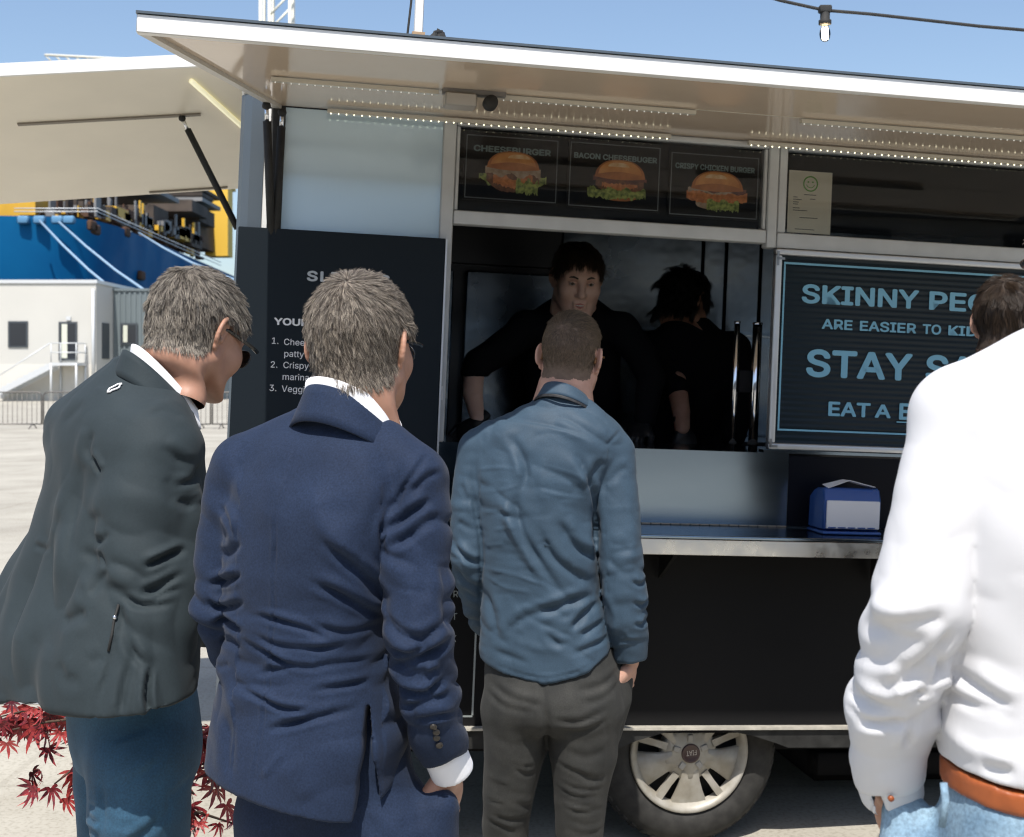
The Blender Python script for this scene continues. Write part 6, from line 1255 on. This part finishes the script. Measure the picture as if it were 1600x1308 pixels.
# ------------------------------------------------------------------ background: buildings, barriers, ship, crane
def at(u, v, D): return ((u-800)/2000*D, D, EYE-(v-580)/2000*D)
M_BW = mat('white_render', (.54, .53, .49), rough=.8, var=.03, vscale=.3)
M_BG = mat('grey_cladding', (.14, .17, .18), rough=.6); M_WINF = mat('dark_window_frame', (.05, .06, .07), rough=.5)
M_PANE = mat('dark_pane', (.02, .025, .035), rough=.08); M_CURT = mat('pale_blind', (.6, .62, .52), rough=.8); M_GALV = mat('galvanised', (.62, .64, .65), rough=.5, metal=.3)
Bx1 = at(150, 443, 70)[0]; Bz = at(150, 443, 70)[2]
wb = empty('white_building', (Bx1, 70, 0)); tag(wb, 'white flat-roofed harbour building with outside stair and raised door', 'building')
box('wall', -16, 0, 0, 10, 0, Bz, M_BW, wb); box('plinth', -16.02, .02, -.03, 0, 0, 2.0, mat('pale_plinth', (.62, .60, .55), rough=.85), wb)
box('roof_edge', -16.1, .08, -.08, 10, Bz+.01, Bz+.2, M_GALV, wb)
def bwin(par, u0, u1, v0, v1, D, y, ox, blind=0.0, name='window'):
    x0, _, z1 = at(u0, v0, D); x1, _, z0 = at(u1, v1, D); x0 -= ox; x1 -= ox
    w = box(name, x0, x1, y-.06, y-.001, z0, z1, M_WINF, par); w.data.name = name
    box('pane', x0+.1, x1-.1, y-.075, y-.062, z0+.1, z1-.1, M_PANE, w)
    if blind: box('blind', x0+.18, x0+.18+(x1-x0)*blind, y-.09, y-.077, z0+.12, z1-.12, M_CURT, w)
    return w
bwin(wb, 13, 44, 502, 543, 70, 0, Bx1); d_ = bwin(wb, 92, 121, 503, 563, 70, 0, Bx1, .3, 'door')
box('wall_lamp', -1.6, -1.35, -.12, -.001, 4.4, 4.6, M_GALV, wb)
tube('downpipe', [(-.12, -.1, 0), (-.12, -.1, Bz-.3)], .09, M_GALV, wb, 8)
st = empty('stair', parent=wb); px0, _, pz = at(84, 567, 69); px1 = at(126, 567, 69)[0]
box('landing', px0-Bx1, px1-Bx1, -1.6, -.04, pz-.15, pz, M_GALV, st)
sx0 = at(-8, 612, 69)[0]; n_ = 11
for k in range(n_):
    f = (k+.5)/n_; x = sx0+(px0-sx0)*f-Bx1; box('step', x-.16, x+.16, -1.5, -.3, .45+(pz-.45)*f-.05, .45+(pz-.45)*f, M_GALV, st)
for y in (-1.55, -.25): MB().prism([(sx0-Bx1, y, .1), (px0-Bx1, y, pz-.35), (px0-Bx1, y, pz), (sx0-Bx1, y, .45)], (0, .05, 0)).build('stringer', M_GALV, st)
for x in (px0-Bx1+.05, px1-Bx1-.05): 
    for y in (-1.55, -.1): tube('post', [(x, y, 0), (x, y, pz)], .06, M_GALV, st, 6); tube('rail_post', [(x, y, pz), (x, y, pz+1.05)], .03, M_GALV, st, 6)
for h in (.55, 1.05):
    tube('handrail', [(px0-Bx1, -1.55, pz+h), (px1-Bx1, -1.55, pz+h), (px1-Bx1, -.1, pz+h)], .035, M_GALV, st, 6)
tube('handrail', [(sx0-Bx1, -1.55, 1.1), (px0-Bx1, -1.55, pz+1.05)], .035, M_GALV, st, 6)
bwin(wb, 158, 158, 0, 0, 70, 0, Bx1) if False else None
box('side_window', .001, .05, 1.0, 2.2, 2.3, 4.3, M_WINF, wb)
gb = empty('grey_building', (Bx1, 73, 0)); tag(gb, 'dark grey corrugated metal building behind the white one', 'building')
Gz = at(200, 455, 73)[2]; gx1 = at(345, 455, 73)[0]-Bx1
box('wall', .02, gx1, 0, 9, 0, Gz, M_BG, gb); box('roof_edge', 0, gx1+.1, -.1, 9, Gz+.005, Gz+.15, M_BG, gb)
x = .3; mb = MB()
while x < gx1: mb.box(x, x+.12, -.06, -.002, 0, Gz-.05); x += .30
tag(mb.build('cladding_rib', M_BG, gb), kind='stuff')
bwin(gb, 187, 214, 505, 538, 72.8, -.07, Bx1, .25)
# barriers
def barrier(u0, label, n):
    x0, _, z = at(u0, 613, 36); e = empty('crowd_barrier', (x0, 36, 0)); tag(e, label, 'barrier', 'crowd barriers across the quay')
    L = 129/2000*36; zt_ = 1.03; r = .12
    P = [(0, 0, .12), (0, 0, zt_-r)]+[(r-r*math.cos(a), 0, zt_-r+r*math.sin(a)) for a in (.4, .8, 1.2, math.pi/2)]+[(L-r+r*math.sin(a), 0, zt_-r+r*math.cos(a)) for a in (0, .4, .8, 1.2, math.pi/2)]+[(L, 0, .12)]
    M_ = bpy.data.materials.get('barrier_steel') or mat('barrier_steel', (.16, .15, .14), rough=.5, metal=.6)
    tube('frame', P, .022, M_, e, 6); tube('lower_rail', [(0, 0, .13), (L, 0, .13)], .02, M_, e, 6)
    for k in range(1, 17): tube('upright', [(L*k/17, 0, .13), (L*k/17, 0, zt_)], .008, M_, e, 5)
    for x in (.25, L-.25): tube('foot', [(x, -.3, .01), (x, -.05, .12), (x, .05, .12), (x, .3, .01)], .018, M_, e, 5)
barrier(-64, 'crowd barrier at the far edge of the picture, below the outside stair', 0); barrier(68, 'crowd barrier hidden mostly behind the man in green grey jacket', 1); barrier(200, 'crowd barrier behind the green grey jacket, next along the row', 2); barrier(332, 'crowd barrier glimpsed beside the slate corner post', 3)
# ship
M_HULL = mat('blue_hull', (.001, .085, .23), rough=.6, spec=.12, col2=(.002, .11, .27), vscale=.12, rvar=.1, rscale=.2)
M_YEL = mat('crane_yellow', (.62, .36, .03), rough=.5, var=.1, vscale=.4); M_DKB = mat('deck_brown', (.06, .045, .035), rough=.8, var=.4, vscale=.4); M_DKG = mat('deck_grey', (.20, .20, .20), rough=.7, var=.2, vscale=.3)
SHX = at(140, 340, 112)[0]; SHZ = at(60, 337, 112)[2]
sh = empty('blue_ship', (SHX, 112, 0)); tag(sh, 'big blue offshore ship moored behind the harbour buildings', 'ship')
ring_ = [(-60, 0), (-20, 0), (-8, .0), (-4.5, .4), (-2, 1.6), (-.6, 4), (0, 8), (0, 20), (-.5, 45), (-1.2, 75), (-2, 110)]
V = []; F = []; levels = [(0, -1.6), (5, -1.2), (9, -.6), (12.5, -.15), (SHZ, 0)]
for z, fl in levels:
    for i, (x, y) in enumerate(ring_):
        a = min(1, y/8); V.append((x+fl*a, y-fl*(1-a)*1.4, z if z < SHZ else SHZ-(0 if y < 5 else min(1, (y-5)/60)*.8)))
nr = len(ring_)
for j in range(len(levels)-1):
    for i in range(nr-1): F.append((j*nr+i, j*nr+i+1, (j+1)*nr+i+1, (j+1)*nr+i))
ho = mesh_py('hull', V, F, M_HULL, sh, smooth=True)
mesh_py('deck', [V[(len(levels)-1)*nr+i] for i in range(nr)]+[(-60, 110, SHZ-.8)], [tuple(range(nr+1))], M_DKB, sh)
M_RUST = mat('rust_stain', (.09, .045, .025), rough=.9)
for u in (62, 90, 37, 108): 
    x, y, z = at(u, 344, 112); box('fairlead', x-SHX-.5, x-SHX+.5, -.35, .3, z-.35, z+.35, mat('fairlead', (.10, .25, .42), rough=.5) if u == 62 else bpy.data.materials['fairlead'], sh, bevel=.1)
rr = random.Random(11)
for u, v, D in ((160, 352, 113.0), (172, 358, 114), (235, 430, 128), (215, 362, 123)):
    x, y, z = at(u, v, D); box('hawse', -.35, .12, y-112-.8, y-112+.8, z-.5, z+.4, M_RUST, sh, bevel=.1)
# deck works: plates, posts, lattice, containers
dk = empty('deck_works', parent=sh)
def dbox(name, u0, u1, v0, v1, D, dd, m):
    D = max(D, 38.4*2000/(800-u1))            # inboard of the ship's side
    x0, y, z1 = at(u0, v0, D); x1, _, z0 = at(u1, v1, D); return box(name, x0-SHX, x1-SHX, y-112, y-112+dd, z0, z1, m, dk)
for a_ in (('deckhouse', -20, 55, 306, 338, 118, 6, M_YEL), ('deckhouse', 29, 55, 300, 336, 116, 4, M_YEL), ('plate', 55, 250, 296, 303, 126, 8, M_DKG), ('plate', 90, 316, 308, 314, 134, 10, M_DKG), ('plate', 120, 316, 292, 297, 140, 10, M_DKB),
           ('block', 60, 130, 314, 338, 128, 6, M_DKB), ('block', 180, 240, 320, 352, 140, 6, M_DKB), ('block', 230, 300, 312, 330, 150, 8, M_DKB), ('container', 145, 182, 322, 340, 122, 4, M_YEL), ('container', 200, 222, 334, 350, 126, 4, M_DKG),
           ('container', 240, 280, 356, 372, 130, 5, M_YEL), ('container', 262, 300, 364, 384, 136, 5, M_DKB), ('block', 60, 312, 322, 345, 160, 8, M_DKB), ('block', 225, 312, 345, 385, 165, 8, M_DKB), ('plate', 60, 316, 300, 306, 158, 6, M_DKB)): dbox(*a_)
dbox('crane_pedestal', 320, 356, 255, 400, 150, 3, mat('bright_crane_yellow', (.78, .48, .06), rough=.5)); dbox('crane_house', 300, 356, 262, 292, 150, 5, M_YEL)
for k in range(60):
    u = rr.uniform(50, 310); D = rr.uniform(118, 150); v1 = 338+max(0, u-150)*.28; hgt = rr.uniform(12, 44)
    dbox('stanchion', u, u+rr.uniform(1.5, 4.5), v1-hgt, v1, D, .5, rr.choice([M_DKG, M_DKB, M_YEL, M_DKB, M_DKG]))
for k in range(60):
    u = rr.uniform(55, 300); D = rr.uniform(118, 150); v1 = 332+max(0, u-150)*.30; w = rr.uniform(6, 22)
    dbox('machine', u, u+w, v1-rr.uniform(5, 16), v1, D, 2, rr.choice([M_DKG, M_DKB, M_YEL, M_DKB, M_DKG, M_RUST]))
for k in range(110):
    u = rr.uniform(56, 305); D = 114+max(0, u-140)*.26+rr.uniform(1, 8); v1 = 337+max(0, u-140)*.40+rr.uniform(-3, 2); w = rr.uniform(3, 15); h_ = rr.choice((4, 7, 10, 16, 26, 34))*rr.uniform(.6, 1.2)
    dbox('machine', u, u+w*(.35 if h_ > 15 else 1), v1-h_, v1, D, 1.5, rr.choice([M_DKG, M_DKB, M_YEL, M_DKB, M_RUST, M_RUST, M_DKG, M_DKB, M_DKB]))
for v in (330, 325): 
    x0, y0, z0 = at(20, v, 112.3); x1 = at(150, v, 112.3)[0]; tube('rail', [(x0-SHX, .6, z0), (x1-SHX, .6, z0), (at(345, v+85, 168)[0]-SHX, 56, at(345, v+85, 168)[2])], .05, M_GALV, dk, 5)
def rope(a, b, lbl):
    e = empty('mooring_rope', (at(*a)[0], at(*a)[1], 0)); tag(e, lbl, 'rope', 'mooring ropes of the blue ship'); A = Vector(at(*a)); B = Vector(at(*b)); o = Vector((A.x, A.y, 0))
    tube('line', [A-o+(B-A)*t-Vector((0, 0, .5*math.sin(math.pi*t))) for t in (0, .25, .5, .75, 1)], .10, bpy.data.materials.get('rope_pale') or mat('rope_pale', (.26, .38, .50), rough=.8), e, 6)
rope((62, 345, 111.2), (240, 500, 84), 'pale mooring rope, leftmost of three slanting down the blue hull'); rope((92, 347, 111.2), (300, 500, 84), 'pale mooring rope, middle of the three on the blue hull'); rope((217, 364, 121), (420, 455, 84), 'pale mooring rope nearest the truck corner post')
# far crane with lattice mast and boom
cr = empty('harbour_crane', (at(430, 0, 190)[0], 190, 0)); tag(cr, 'pale lattice harbour crane rising behind the truck roof', 'crane')
M_CR = mat('pale_crane', (.72, .70, .60), rough=.6); s_ = 190/2000; ox = at(430, 0, 190)[0]
for u in (407, 421, 453):
    for y in (0, 3): tube('mast_leg', [((u-800)*s_-ox, y, 0), ((u-800)*s_-ox, y, 72)], .26, M_CR, cr, 6)
for k in range(9):
    z = 50+k*2.2; tube('mast_brace', [((421-800)*s_-ox, 0, z), ((453-800)*s_-ox, 0, z+3.2)], .18, M_CR, cr, 5)
b0 = Vector(at(70, 86, 190)); b1 = Vector(at(420, 104, 190)); o_ = Vector((ox, 190, 0))
for dz in (0, -1.1): tube('boom_chord', [b0-o_+Vector((0, 0, dz)), b1-o_+Vector((0, 0, dz))], .2, M_YEL if dz else M_CR, cr, 5)
for k in range(22):
    p = b0+(b1-b0)*(k/22)-o_; q_ = b0+(b1-b0)*((k+.8)/22)-o_; tube('boom_brace', [p, q_+Vector((0, 0, -1.1))], .1, M_CR, cr, 5)
tag(mesh_py('quay_line', [(at(-200, 1098, 6.26)[0], 6.22, .004), (at(70, 1098, 6.26)[0], 6.22, .004), (at(70, 1098, 6.26)[0], 6.28, .004), (at(-200, 1098, 6.26)[0], 6.28, .004)], [(0, 1, 2, 3)], mat('worn_line_paint', (.45, .45, .44), rough=.8, var=.2, vscale=20)), kind='structure')

# ------------------------------------------------------------------ unseen building added behind the camera, to limit sky light and be reflected
wh = empty('added_building', (0, -20, 0)); tag(wh, 'long pale building added unseen behind the camera to limit light and be reflected', 'building')
box('wall', -45, 45, -12, 0, 0, 5.6, mat('pale_wall_render', (.36, .36, .35), rough=.9, var=.12, vscale=1.5), wh); box('roof', -45.4, 45.4, -12.4, .4, 5.6, 5.9, M_WINF, wh)
for k in range(15):
    for z in (.9, 3.4): f_ = box('window', -41.5+k*5.8, -39.3+k*5.8, .0005, .06, z, z+1.9, M_WINF, wh); box('pane', -41.4+k*5.8, -39.4+k*5.8, .061, .08, z+.1, z+1.8, M_PANE, f_)
